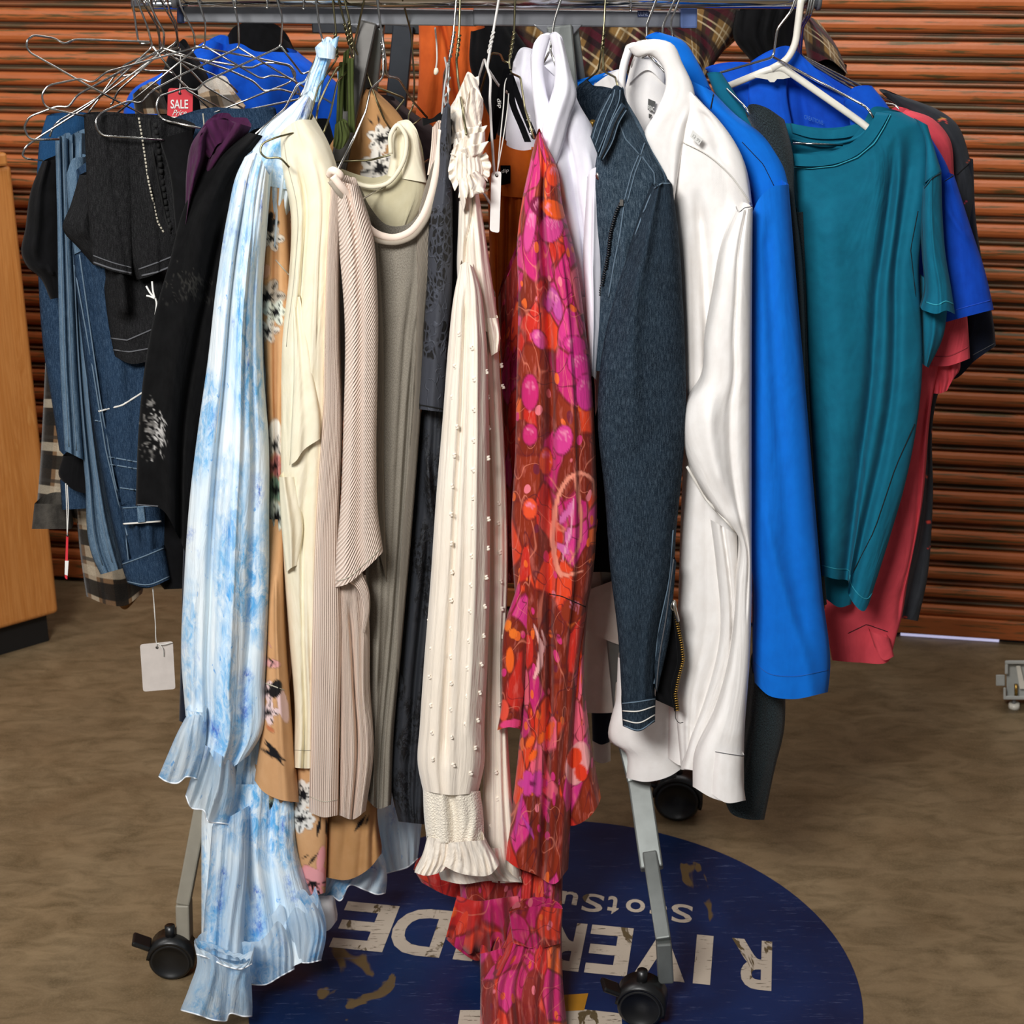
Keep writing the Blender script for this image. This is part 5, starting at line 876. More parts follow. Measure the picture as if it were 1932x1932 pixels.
s = cloth('sleeve', DEN_D, g, [(1232, 352), (1212, 400), (1185, 480), (1160, 560), (1140, 640), (1130, 720), (1128, 800), (1140, 920), (1152, 1080), (1166, 1200), (1172, 1300), (1175, 1368)], [(1268, 348), (1280, 440), (1288, 560), (1294, 700), (1294, 780), (1286, 900), (1276, 1000), (1270, 1080), (1248, 1180), (1236, 1280), (1236, 1362)], [(1250, 344)], [(1205, 1378)], -.25, .045, .07, waves=[(2, .006, .2, 1)], creases=[([(.12, .1), (.08, .35)], -.012, .08), ([(.35, 0), (.3, .2), (.45, .5)], .012, .1)])
for q in ([(1234, 356), (1248, 346), (1264, 346)], [(1230, 362), (1214, 400), (1196, 450)], [(1270, 1000), (1262, 1100), (1240, 1200), (1234, 1290)]): seam(s, q, THRB, px=True, r=.0011)
c1_ = cloth('cuff', DEN_B if False else DEN_D, s.o, [(1172, 1325), (1175, 1370)], [(1237, 1316), (1236, 1360)], None, [(1205, 1380)], -.265, .045, .06)
for b_ in (.05, .35, .72, .95): seam(c1_, [(.02, b_), (.98, b_)], THRW if b_ in (.35, .72) else THRB, r=.0011)
cf = cloth('cuff_facing', DEN_D, g, [(1266, 1050), (1250, 1140), (1234, 1230), (1236, 1300)], [(1276, 1060), (1270, 1130), (1266, 1180), (1240, 1306)], None, None, -.262, .01, .02)
seam(cf, [(.5, 0), (.5, 1)], THRG); 
cloth('cuff_gap', BLACKF, g, [(1270, 1140), (1256, 1200), (1240, 1270), (1236, 1320)], [(1282, 1170), (1286, 1240), (1276, 1320), (1280, 1340)], None, None, -.235, .01, .02)
Z = linres(np.array([(1272, 1142), (1278, 1180), (1286, 1215), (1289, 1245), (1280, 1280), (1274, 1310), (1278, 1340)], float), 46); A = [PT(u, v, -.262) for u, v in Z]
mesh('cuff_zip', *join([tube([a+np.array([-.003, 0, -.0004]), a+np.array([.003, 0, .0004])], .0012, 6) for a in A]), BRASS, g)
cloth('zip_tape', BLACKF, g, [(1268, 1150), (1276, 1215), (1278, 1246), (1266, 1300), (1272, 1342)], [(1276, 1148), (1288, 1210), (1290, 1246), (1278, 1300), (1282, 1340)], None, None, -.252, .004, .006)
mesh('zip_pull', *tube(roundpath([PT(1270, 1134, -.27), PT(1273, 1148, -.272), PT(1279, 1172, -.272)], .003), .003, 8), SILV, g)
mesh('zip_ring', *tube(pxpath([(1268, 1136, -.27), (1266, 1146, -.272), (1271, 1152, -.272), (1275, 1144, -.272), (1272, 1133, -.272), (1268, 1136, -.27)], 30), .001, 6), SILV, g)
mesh('loose_thread', *tube(pxpath([(1274, 1340, -.25), (1276, 1358, -.25), (1282, 1364, -.25), (1289, 1363, -.25)], 20), .0006, 5), THRK, g)
# ---- white dress shirt
g = G('dress_shirt', 'crisp white cotton dress shirt with long cuffed sleeve', 'shirt', 1225, 90, -.2)
s = cloth('inside_back', WHITE, g, [(1190, 130), (1172, 200), (1160, 300), (1170, 480)], [(1258, 118), (1285, 160), (1300, 240), (1290, 400)], [(1210, 104), (1232, 100)], None, -.03, .015, .06)
cloth('collar_band', WHITE, g, [(1196, 116), (1188, 145), (1184, 160)], [(1252, 108), (1256, 128), (1255, 160)], [(1212, 92), (1232, 92)], [(1222, 132)], -.045, .008, .01)
lb = mesh('neck_label', *prism([(1223, 186), (1237, 192), (1232, 212), (1222, 207)], lambda p: PT(p[0], p[1], -.0555), lambda p: PT(p[0], p[1], -.054)), M_plain('grey_label', '#4c4c4a', .7), g, smooth=False)
text_mesh('lettering', 'REAC', CARDW, lb, lambda x, y: PT(1223.5+11*x, 207-9*y+4*x, -.0565), bold=.01)
mesh('size_label', *prism([(1224, 214), (1231, 217), (1226, 224), (1224, 222)], lambda p: PT(p[0], p[1], -.0555), lambda p: PT(p[0], p[1], -.054)), lb.data.materials[0], g, smooth=False)
cloth('left_placket_edge', WHITE, g, [(1180, 88), (1168, 130), (1165, 160), (1172, 200)], [(1200, 80), (1186, 120), (1180, 160), (1186, 210)], None, None, -.1, .01, .012)
s = cloth('front', WHITE, g, [(1294, 170), (1280, 270), (1272, 400), (1280, 560), (1285, 700), (1290, 860), (1285, 1000), (1280, 1150), (1274, 1300), (1285, 1452)], [(1312, 180), (1365, 240), (1402, 300), (1420, 400), (1412, 560), (1400, 800), (1398, 1000), (1395, 1200), (1350, 1300), (1318, 1454)], None, None, -.19, .025, .1, waves=[(3, .006, .3, 1)], creases=[([(.3, .15), (.42, .35), (.45, .55)], -.02, .07), ([(.15, .2), (.12, .5)], .012, .05)])
s2 = cloth('yoke', WHITE, g, [(1300, 172), (1292, 220), (1286, 268)], [(1313, 184), (1355, 225), (1398, 290), (1420, 390)], [(1306, 176)], [(1330, 290), (1372, 325)], -.205, .016, .02, creases=[([(.4, .3), (.5, .9)], -.006, .12)])
seam(s2, [(0.02, .99), (.98, .99)], THRW, r=.0009)
s = cloth('collar', WHITE, g, [(1182, 86), (1172, 120), (1170, 160)], [(1200, 92), (1190, 130), (1184, 162)], None, None, -.12, .008, .01) if False else None
s = cloth('collar', WHITE, g, [(1186, 92), (1200, 108), (1225, 104), (1250, 126), (1256, 160), (1238, 210), (1216, 255), (1226, 280), (1258, 330)], [(1212, 76), (1240, 74), (1268, 82), (1288, 120), (1308, 165), (1312, 190), (1296, 240), (1284, 300), (1272, 380)], None, None, -.205, .012, .014, creases=[([(.85, .5), (.85, 1)], .004, .1)])
for x in list(s.o.data.vertices)[:0]: pass
stk = mesh('price_sticker', *prism([(1307, 245), (1326, 262), (1319, 274), (1302, 258)], lambda p: PT(p[0], p[1], -.238), lambda p: PT(p[0], p[1], -.237)), M_plain('translucent_sticker', '#e3e2de', .4), g, smooth=False)
text_mesh('lettering', '12 99', M_plain('grey_print', '#8e8e8a', .7), stk, lambda x, y: PT(1306+13*x+3*y, 258+12*x-5*y, -.2385))
s = cloth('sleeve', WHITE, g, [(1392, 400), (1366, 460), (1345, 560), (1330, 640), (1322, 720), (1296, 762), (1290, 830), (1310, 900), (1355, 970), (1392, 1010), (1390, 1100), (1384, 1200), (1352, 1340), (1308, 1440), (1307, 1484)], [(1420, 392), (1419, 520), (1418, 760), (1418, 1000), (1418, 1140), (1414, 1250), (1404, 1400), (1404, 1508)], None, [(1345, 1506), (1375, 1513)], -.245, .035, .05, creases=[([(.55, .0), (.7, .35), (.72, .7)], -.012, .05), ([(.35, .3), (.5, .5)], .012, .12)])
SL = s
seam(s, [(1296, 880), (1330, 940), (1372, 985), (1392, 1008)], THRW, px=True, r=.0022)
seam(s, [(1393, 402), (1405, 392), (1419, 390)], THRG, px=True, r=.0007)
c1_ = cloth('cuff', WHITE, s.o, [(1346, 1415), (1340, 1460), (1338, 1495)], [(1404, 1424), (1402, 1470), (1407, 1510)], None, [(1372, 1515)], -.262, .03, .035); seam(c1_, [(.02, .03), (.98, .03)], THRG, r=.0007)
cloth('under_sleeve', WHITE, g, [(1340, 980), (1350, 1060), (1358, 1200), (1330, 1320), (1300, 1400), (1287, 1450)], [(1392, 1010), (1392, 1150), (1378, 1260), (1345, 1360), (1318, 1455)], None, None, -.215, .03, .04, creases=[([(.45, 0), (.8, .5)], -.012, .08)])
OFFW2 = OFFW
cloth('tail', WHITE, g, [(1166, 1240), (1162, 1320), (1152, 1400), (1180, 1420), (1182, 1468)], [(1300, 1300), (1300, 1440)], None, [(1215, 1475), (1260, 1466)], -.13, .03, .07)
cloth('side_hem', WHITE, g, [(1262, 1330), (1260, 1430)], [(1320, 1300), (1320, 1440)], None, [(1285, 1445)], -.16, .02, .03)
# ---- bright blue long sleeve
g = G('shirt', 'bright azure blue collared shirt with wide sleeve, right of the white dress shirt', 'shirt', 1280, 80, -.15)
cloth('collar', BLUE, g, [(1218, 72), (1228, 80), (1262, 95), (1290, 140)], [(1245, 61), (1290, 78), (1318, 120), (1345, 175)], None, [(1318, 188)], -.09, .014, .02)
s = cloth('shoulder', BLUE, g, [(1300, 150), (1312, 180), (1350, 225), (1390, 290), (1418, 360), (1420, 440)], [(1344, 172), (1390, 218), (1448, 262), (1480, 310), (1490, 350), (1492, 440)], None, None, -.14, .025, .08)
seam(s, [(1346, 178), (1341, 205)], THRK, px=True, r=.001)
seam(s, [(1400, 268), (1440, 310), (1460, 350)], THRK, px=True, r=.0006)
s = cloth('sleeve', BLUE, g, [(1420, 400), (1419, 600), (1419, 900), (1419, 1080), (1424, 1120), (1422, 1250), (1424, 1288)], [(1488, 348), (1505, 560), (1522, 760), (1540, 980), (1552, 1120), (1566, 1270), (1562, 1306)], [(1432, 375), (1460, 352)], [(1450, 1312), (1490, 1319)], -.185, .04, .06, creases=[([(.5, .05), (.55, .5), (.7, .9)], -.008, .12), ([(.25, .6), (.5, .8), (.8, 1)], .008, .08)])
seam(s, [(.02, .955), (.98, .955)], M_plain('blue_thread', '#0a5cb0', .8), r=.0008)
cloth('lower_side', M_fabric('deep_blue_jersey', '#072a86', '#06226f').m, g, [(1421, 1075), (1421, 1200), (1421, 1270)], [(1450, 1090), (1455, 1200), (1460, 1290)], None, None, -.12, .02, .03)
cloth('back_shoulder', BLUE, g, [(1075, 158), (1085, 185)], [(1180, 130), (1190, 160)], [(1130, 145)], None, .02, .01, .03)
cloth('back_shoulder_lining', WHITE, bpy.data.objects['dress_shirt'], [(1120, 160), (1124, 200)], [(1180, 130), (1180, 220)], [(1150, 140)], None, .0, .01, .02)
# ---- dark fleece
g = G('sweater', 'dark charcoal fleece sweater squeezed behind the bright blue sleeve', 'sweater', 1440, 215, -.1)
cloth('sleeve', SWEAT, g, [(1410, 222), (1440, 280), (1470, 360), (1490, 460), (1500, 600), (1510, 700)], [(1480, 226), (1494, 280), (1500, 380), (1512, 480), (1518, 600), (1520, 760)], [(1424, 208), (1455, 212)], None, -.125, .03, .05)
cloth('body', SWEAT, g, [(1420, 1270), (1408, 1380), (1390, 1460), (1366, 1508)], [(1482, 1290), (1479, 1380), (1462, 1450), (1442, 1547)], None, [(1380, 1535), (1410, 1546)], -.12, .04, .08, waves=[(2, .01, 1, 1)])
cloth('strip', SWEAT, g, [(1490, 400), (1500, 700), (1540, 1150)], [(1516, 400), (1530, 800), (1560, 1140)], None, None, -.09, .02, .04)
# ---- teal tee
g = G('t_shirt', 'teal cotton t-shirt facing the camera at the right end of the rack', 't-shirt', 1600, 220, -.1)
s = cloth('back', TEAL, g, [(1436, 225), (1450, 300), (1480, 420)], [(1652, 216), (1650, 300), (1640, 420)], [(1460, 232), (1500, 238), (1560, 246), (1610, 240)], None, -.02, .012, .02)
s = cloth('back_neckband', TEAL, g, [(1490, 232), (1494, 250)], [(1648, 222), (1640, 240)], [(1530, 242), (1560, 246), (1600, 240)], [(1530, 260), (1570, 262), (1610, 256)], -.035, .005, .006)
mesh('back_seam', *tube(pxpath([(1494, 262, -.04), (1540, 272, -.045), (1580, 270, -.045), (1620, 258, -.045), (1640, 242, -.045)], 30), .0022, 8), TEAL, g)
text_mesh('lettering', '. . .', M_plain('pale_print', '#8fd0d0', .6), g, lambda x, y: PT(1494+13*x, 292-2*y, -.037), bold=.02)
s = cloth('body', TEAL, g, [(1496, 298), (1502, 380), (1512, 480), (1520, 620), (1527, 760), (1532, 900), (1545, 1084)], [(1702, 212), (1745, 240), (1752, 300), (1745, 400), (1734, 500), (1738, 600), (1740, 700), (1730, 800), (1706, 920), (1680, 1010), (1640, 1138)], [(1540, 300), (1590, 292), (1630, 268), (1650, 236), (1662, 212)], [(1578, 1093), (1600, 1096), (1600, 1118), (1632, 1152)], -.08, .035, .05, creases=[([(.72, .05), (.58, .35), (.42, .7), (.36, 1)], -.024, .07), ([(.9, .05), (.76, .45), (.64, .8), (.6, 1)], -.02, .06), ([(.2, .1), (.25, .5), (.15, 1)], .014, .12)], res=(110, 200))
seam(s, [(.02, .975), (.98, .975)], M_plain('teal_thread', '#2a93a8', .8), r=.0008)
seam(s, [(1732, 398), (1718, 470), (1728, 560)], THRK, px=True, r=.0006); seam(s, [(1726, 800), (1690, 880), (1650, 1000), (1600, 1098)], THRK, px=True, r=.0008)
TB = s
cloth('neck_side', TEAL, g, [(1334, 140), (1352, 182), (1405, 236)], [(1362, 138), (1400, 196), (1440, 262)], None, None, -.075, .012, .015)
nb = [(1494, 306), (1530, 309), (1570, 304), (1605, 290), (1636, 266), (1655, 238), (1668, 214)]
V = []; A = [np.array(p, float) for p in linres(np.array(nb, float), 40)]
cloth('neckband', TEAL, g, [(1490, 290), (1494, 312)], [(1652, 211), (1678, 214)], [(1530, 292), (1570, 288), (1605, 274), (1632, 252), (1648, 226)], [(1530, 314), (1575, 309), (1614, 294), (1645, 268), (1664, 240)], -.112, .006, .008)
seam(TB, [(1494, 316), (1530, 318), (1576, 313), (1617, 297), (1650, 270), (1668, 240), (1680, 216)], M_plain('teal_thread_pale', '#2fa0b4', .8), px=True, n=30, r=.0008, lift=.004)
s = cloth('sleeve', TEAL, g, [(1744, 352), (1742, 430), (1746, 500), (1748, 560), (1740, 585)], [(1776, 322), (1778, 400), (1784, 480), (1794, 540), (1802, 593)], [(1760, 332)], [(1768, 592), (1785, 586)], -.1, .03, .035, creases=[([(.45, 0), (.5, 1)], .01, .2, 'r')])
seam(s, [(.02, .93), (.98, .93)], M_plain('teal_thread2', '#2fa0b4', .8), r=.001); seam(s, [(.02, .015), (.98, .015)], THRK, r=.0008)
cloth('shoulder_edge', TEAL, g, [(1730, 226), (1744, 262), (1745, 345)], [(1750, 236), (1766, 290), (1776, 322)], None, [(1760, 332)], -.088, .02, .03)
cloth('sleeve_underside', TEAL, g, [(1738, 520), (1740, 620), (1742, 688)], [(1790, 560), (1778, 640), (1752, 694)], None, None, -.06, .02, .025, creases=[([(.5, 0), (.6, 1)], .01, .15)])
s = cloth('back_hem', TEAL, g, [(1550, 1060), (1558, 1130)], [(1620, 1060), (1606, 1140)], None, [(1585, 1146)], -.03, .015, .02)
# ---- polo
g = G('polo_shirt', 'royal blue polo shirt behind the teal tee, hanging on the white plastic hanger', 'polo shirt', 1500, 180, .05)
BLU2 = M_fabric('polo_blue_pique', '#0b55cc', '#0a4bbb', crumple=.35).m
cloth('back_left', BLU2, g, [(1330, 130), (1400, 200), (1440, 260)], [(1420, 120), (1440, 200), (1450, 262)], [(1375, 122)], None, .03, .012, .03)
cloth('inside_back', ROYAL, g, [(1395, 155), (1410, 200), (1440, 300)], [(1650, 190), (1650, 230), (1640, 300)], [(1440, 118), (1490, 92), (1540, 128), (1600, 165)], None, .04, .015, .03, creases=[([(.4, 0), (.45, 1)], -.01, .05)])
cloth('placket', BLU2, g, [(1413, 140), (1412, 190), (1414, 240)], [(1488, 120), (1486, 180), (1496, 236)], None, None, .015, .006, .008)
cloth('collar_back', BLU2, g, [(1415, 118), (1418, 145)], [(1560, 150), (1590, 178)], [(1460, 95), (1488, 88), (1520, 112)], [(1455, 140), (1490, 125), (1530, 150)], .012, .008, .01)
text_mesh('lettering', 'REALITY WORKS', M_plain('faint_print', '#3a6ab0', .7), g, lambda x, y: PT(1517+36*x-4*y*0, 226-9*y+13*x, .012), bold=.01) if False else None
text_mesh('lettering', 'CREATIONS', M_plain('faint_print', '#2f66b8', .7), g, lambda x, y: PT(1517+36*x, 224-8*y+12*x, .012), bold=.0)
cloth('collar', BLU2, g, [(1592, 196), (1600, 215), (1605, 245)], [(1645, 162), (1668, 190), (1685, 215)], [(1618, 168)], [(1640, 240)], -.02, .01, .02)
s = cloth('body_right', ROYAL, g, [(1650, 215), (1700, 400), (1700, 560)], [(1752, 252), (1790, 320), (1800, 460), (1790, 600)], [(1700, 225)], None, .0, .02, .04)
s = cloth('sleeve', ROYAL, g, [(1776, 342), (1772, 450), (1778, 560), (1770, 612)], [(1800, 330), (1832, 430), (1858, 510), (1875, 584)], None, [(1820, 598)], -.03, .025, .04, creases=[([(.3, .2), (.9, .5)], .006, .1)])
seam(s, [(.02, .93), (.98, .93)], M_plain('royal_thread', '#1a50c8', .8), r=.0008); seam(s, [(1778, 345), (1799, 331)], THRK, px=True, r=.0008)
# ---- coral tee
g = G('t_shirt', 'coral red cotton t-shirt hanging behind the teal one', 't-shirt', 1720, 215, .08)
cloth('neck', CORAL, g, [(1680, 212), (1690, 240)], [(1718, 208), (1722, 240)], [(1700, 205)], None, .04, .01, .02)
s = cloth('body', CORAL, g, [(1690, 225), (1700, 420), (1690, 700), (1650, 900), (1600, 1100), (1556, 1150), (1562, 1200), (1570, 1246)], [(1710, 206), (1760, 224), (1790, 258), (1800, 330), (1790, 600), (1758, 760), (1740, 950), (1712, 1100), (1700, 1170), (1686, 1215)], None, [(1620, 1250), (1678, 1246)], .04, .03, .05, waves=[(2, .008, .3, 1)], creases=[([(.7, .5), (.85, .95)], -.012, .05)])
seam(s, [(1600, 1195), (1635, 1178), (1675, 1192)], THRK, px=True, r=.0007)
cloth('hem_fold', CORAL, g, [(1640, 1190), (1650, 1220)], [(1678, 1204), (1687, 1238)], None, [(1670, 1246)], .0, .012, .02)
s = cloth('sleeve', CORAL, g, [(1770, 600), (1755, 660), (1748, 690)], [(1822, 560), (1828, 640), (1830, 676)], [(1795, 600)], [(1790, 690), (1810, 684)], .02, .02, .03); seam(s, [(.03, .8), (.97, .8)], M_plain('coral_thread', '#a8333e', .8), r=.0009)
cloth('sleeve_underside', CORAL, g, [(1755, 670), (1758, 700), (1757, 742)], [(1812, 670), (1810, 700), (1785, 722)], None, [(1775, 742), (1788, 735)], .045, .02, .03, waves=[(3, .012, .5, 1)])
# ---- charcoal printed tee
g = G('t_shirt', 'charcoal t-shirt with small red and yellow print, furthest right', 't-shirt', 1760, 200, .12)
PP = [lin([(1769, 232, 2), (1776, 224, 4), (1784, 226, 4), (1786, 233, 2)], 3, '#d9504a'), lin([(1769, 228, 1), (1777, 222, 2), (1785, 225, 1)], 1.5, '#e0b050'), lin([(1824, 307, 1), (1832, 301, 4)], 3, '#e0603a'), lin([(1819, 384, 2), (1824, 379, 2)], 3, '#d84a6a'), lin([(1750, 1035, 2), (1758, 1031, 3)], 3, '#c9453a'), ell(1752, 985, 5, 3, 0, '#c9453a'), ell(1748, 900, 3, 3, 0, '#b5584a'), lin([(1700, 1166, 3), (1710, 1164, 3)], 3, '#c9453a'), ell(1760, 815, 3, 4, 0, '#b5584a')]
s = cloth('body', CHAR, g, [(1665, 175), (1720, 230), (1780, 300), (1770, 500), (1750, 800), (1740, 1000), (1700, 1166)], [(1700, 182), (1775, 210), (1800, 228), (1830, 300), (1838, 420), (1800, 640), (1762, 780), (1760, 950), (1748, 1100), (1732, 1172)], [(1680, 176)], None, .1, .025, .05, paint=PP)
seam(s, [(1806, 330), (1828, 308)], THRK, px=True, r=.0009)
s = cloth('sleeve', NAVYF, g, [(1800, 340), (1810, 500), (1815, 640), (1785, 700), (1790, 716)], [(1836, 300), (1842, 420), (1862, 540), (1876, 620), (1879, 652)], None, [(1796, 716), (1840, 680)], .1, .02, .04)
seam(s, [(1835, 670), (1876, 648)], THRG, px=True, r=.0006)
# ================================================================= hangers
HN = [0]
def hook(u, v, Y=0.0, r=.019, side=-1):
    """wire hook going over the round rail and coming down in front of it"""
    x = float(PT(u, v, Y)[0]); c = np.array([x, 0, RAILZ]); return [c+np.array([0, .018*math.sin(a)*1.05, .0185*math.cos(a)]) for a in np.linspace(2.1, -1.5, 9)]
def hanger(label, paths, wire=None, r=.0017, hk=None, twist=None, cat='hanger', name='wire_hanger', group='wire hangers on the front rail'):
    p0 = PT(*paths[0][0]); g = thing(name, label, cat, tuple(p0), group); parts = []; wire = wire or WIRE
    for k, p in enumerate(paths):
        A = [PT(*q) for q in p]
        if k == 0 and hk is not False:
            A = hook(p[0][0], 0)+A[(1 if p[0][1] <= 0 else 0):]
        parts.append(tube(roundpath(A, .008), r, 8))
    if twist:
        a, b_ = PT(*twist[0]), PT(*twist[1]); n = 40; d = (b_-a); L = np.linalg.norm(d); d /= L; s1 = np.cross(d, (0, 1, 0)); s1 /= np.linalg.norm(s1); s2 = np.cross(d, s1); tr = np.linspace(0, 1, n)
        for ph in (0, math.pi): parts.append(tube(np.array([a+d*L*t+(s1*math.cos(ph+t*L*420)+s2*math.sin(ph+t*L*420))*.0019 for t in tr]), .0013, 6))
    mesh('wire', *join(parts), wire, g); return g
# fanned tangle at the left, all silver
hanger('empty silver wire hanger lying highest and furthest left of the tangle', [[(255, 0, -.02), (258, 60, -.02), (262, 84, -.02), (287, 79, -.02), (141, 74, -.05), (121, 84, -.06), (103, 72, -.06), (63, 66, -.08), (51, 76, -.09), (50, 88, -.09), (56, 99, -.09), (167, 162, -.08), (283, 223, -.06)]])
hanger('silver wire hanger whose arm loops out second below the empty hanger at left', [[(377, 0, -.02), (388, 44, -.02), (386, 87, -.01), (350, 95, -.03), (200, 136, -.1), (174, 157, -.11), (153, 148, -.11), (90, 161, -.13), (78, 179, -.135), (83, 197, -.135), (93, 205, -.135), (160, 219, -.12)], [(386, 87, -.01), (493, 149, .03), (511, 142, .03), (555, 149, .05), (563, 166, .05), (555, 180, .05)]], r=.0015)
hanger('silver wire hanger holding the light wash jeans', [[(281, 0, -.02), (298, 40, -.02), (310, 60, -.02), (308, 91, -.01), (146, 179, -.09), (129, 203, -.1), (108, 200, -.1), (55, 220, -.11), (45, 240, -.11), (52, 257, -.11), (61, 264, -.11), (112, 263, -.09)], [(308, 91, -.01), (432, 132, .05), (478, 153, .06), (497, 172, .06), (513, 170, .06), (528, 168, .07), (565, 178, .08)]])
hanger('silver wire hanger whose loop sits lowest of the tangle beside the oak cabinet', [[(262, 0, -.02), (278, 50, -.02), (288, 88, -.01), (171, 197, -.06), (68, 262, -.08), (47, 278, -.09), (42, 293, -.09), (48, 299, -.09), (80, 303, -.07)], [(288, 88, -.01), (352, 170, .03), (451, 223, .05)]])
hanger('silver wire hanger lying across the front of the washed black jeans', [[(442, 0, -.02), (450, 45, -.02), (451, 90, -.01), (349, 138, -.06), (287, 171, -.1), (265, 196, -.11), (243, 190, -.12), (191, 212, -.14), (179, 229, -.15), (186, 249, -.15), (196, 256, -.15), (310, 264, -.14)], [(451, 90, -.01), (548, 149, .03), (627, 195, .07)]], r=.0016)
hanger('silver wire hanger whose bright arm slopes down to the folded black jeans', [[(342, 15, -.02), (366, 62, -.02), (368, 87, -.01), (365, 96, -.01), (219, 215, -.08)], [(368, 87, -.01), (476, 108, .05), (548, 123, .08), (557, 137, .08), (557, 145, .08), (544, 157, .08), (389, 219, .0)]], r=.0016)
hanger('silver wire hanger looping above the plum top', [[(525, 0, -.02), (533, 35, -.02), (530, 88, -.01), (385, 155, -.08), (370, 172, -.09), (350, 165, -.1), (300, 182, -.12), (294, 200, -.125), (300, 220, -.125), (312, 228, -.125), (378, 242, -.15)], [(530, 88, -.01), (569, 139, .05), (577, 138, .05), (600, 128, .06), (619, 129, .06)]], r=.0016)
hanger('silver wire hanger standing behind the red sale tag', [[(306, 0, .0), (314, 20, .0), (331, 50, .02), (338, 90, .04), (300, 97, .05), (408, 143, .09), (432, 157, .09), (448, 174, .1)], [(338, 90, .04), (262, 110, .09), (230, 125, .1), (228, 145, .1), (262, 137, .1), (262, 128, .1)]])
hanger('silver wire hanger with short bright arm left of the red sale tag', [[(270, 0, .0), (300, 55, .02), (302, 100, .03), (261, 128, .05), (276, 134, .06), (320, 133, .06), (412, 221, .04)], [(302, 100, .03), (222, 172, .03), (212, 195, .03), (208, 198, .03)]])
hanger('silver wire hanger with long straight arm crossing behind the sale tag', [[(289, 0, .02), (297, 55, .03), (306, 92, .04), (362, 135, .07), (387, 163, .07), (480, 217, .08)], [(306, 92, .04), (218, 140, .06), (180, 195, .05), (166, 214, .04)]])
hanger('silver wire hanger hooked over the faded blue jeans waistband', [[(505, 0, .01), (508, 14, .01)], [(310, 100, .06), (474, 129, .09), (495, 119, .1), (515, 118, .1), (548, 124, .1), (569, 186, .1), (393, 223, .02)]])
hanger('silver wire hanger holding the dark blue folded jeans', [[(320, 20, .02), (333, 45, .03), (335, 78, .04), (200, 175, .03), (142, 210, .02), (108, 230, .02), (98, 245, .01), (94, 258, .01)]], hk=None)
# centre
hanger('silver wire hanger holding the pale blue floral dress', [[(598, 0, -.02), (604, 60, -.02), (610, 78, -.02), (577, 153, -.08), (561, 159, -.1), (538, 205, -.14), (482, 253, -.2)], [(610, 78, -.02), (619, 129, .0), (590, 137, -.02), (567, 182, -.06)]])
hanger('thin wire hanger looping out of the cream jersey top shoulder', [[(630, 0, -.02), (634, 60, -.02), (636, 110, -.02), (600, 165, -.1), (578, 245, -.22), (524, 258, -.24), (495, 270, -.245), (490, 287, -.25), (502, 299, -.25), (528, 296, -.25), (546, 316, -.25)]], wire=DWIRE, r=.0015, twist=[(632, 62, -.02), (636, 108, -.02)])
hanger('olive gilt wire hanger with twisted neck beside the olive ribbons', [[(651, 0, -.02), (658, 31, -.02), (665, 78, -.02), (668, 109, -.02), (662, 118, -.03), (636, 127, -.06), (620, 155, -.09), (600, 200, -.14), (596, 230, -.16)]], wire=DWIRE, r=.0017, twist=[(658, 40, -.022), (665, 92, -.022)])
hanger('gilt wire hanger whose arm bends down behind the cream top', [[(640, 0, -.01), (655, 60, -.01), (664, 110, -.01), (660, 129, -.03), (636, 155, -.07), (623, 217, -.12), (606, 262, -.15)]], wire=DWIRE, r=.0016, twist=[(650, 45, -.012), (660, 85, -.012)])
hanger('tall silver wire hanger with twisted neck holding the beige ribbed top', [[(713, 0, -.02), (720, 62, -.02), (723, 109, -.02), (723, 146, -.03), (699, 168, -.06), (690, 210, -.11), (668, 260, -.17), (632, 332, -.24)], [(721, 64, -.02), (727, 109, -.02), (729, 144, -.01), (751, 147, .0), (779, 191, .05), (806, 222, .09)], [(640, 355, -.2), (680, 378, -.14), (812, 300, .02)]], r=.0018, twist=[(720, 80, -.02), (724, 114, -.02)])
hanger('dark gilt wire hanger holding the cream camisole', [[(690, 0, .01), (676, 50, .0), (667, 87, .0), (693, 140, .02), (712, 194, .0), (725, 225, -.03), (737, 244, -.08), (745, 246, -.09), (751, 239, -.08)], [(712, 165, .04), (765, 186, .08), (743, 214, .06), (721, 203, .04)], [(620, 306, -.04), (700, 302, -.05), (766, 284, -.07)]], wire=DWIRE, r=.0016)
hanger('small gilt wire hook beside the black velvet belt', [[(760, 0, .03), (775, 60, .04), (782, 150, .05), (780, 200, .06), (769, 220, .04), (773, 240, .03), (794, 224, .05)]], wire=DWIRE, r=.0015)
hanger('silver wire hanger with twisted neck holding the slate lace dress', [[(862, 0, -.02), (855, 70, -.03), (848, 112, -.04), (846, 150, -.09), (844, 208, -.19)], [(848, 112, -.03), (838, 140, .0), (836, 200, .04)]], r=.0018, twist=[(857, 60, -.026), (849, 108, -.036)])
hanger('gilt wire hanger with twisted neck holding the ivory dotted blouse', [[(869, 0, -.02), (866, 70, -.03), (861, 112, -.04), (864, 150, -.09), (872, 200, -.18), (880, 254, -.25)]], wire=DWIRE, r=.0018, twist=[(867, 66, -.03), (862, 110, -.038)])
hanger('white coated wire hanger hanging down in front of the rust lining', [[(942, 0, -.02), (929, 69, -.04), (919, 128, -.06), (926, 148, -.08), (924, 187, -.1), (928, 260, -.14), (933, 330, -.18), (935, 400, -.2), (914, 366, -.12)], [(919, 128, -.06), (914, 110, -.03), (892, 185, .02)], [(919, 128, -.06), (940, 160, .02), (975, 190, .1)]], wire=M_metal('white_coated_wire', '#e2ded8', .3, .2), r=.002, twist=[(931, 60, -.04), (922, 100, -.05)])
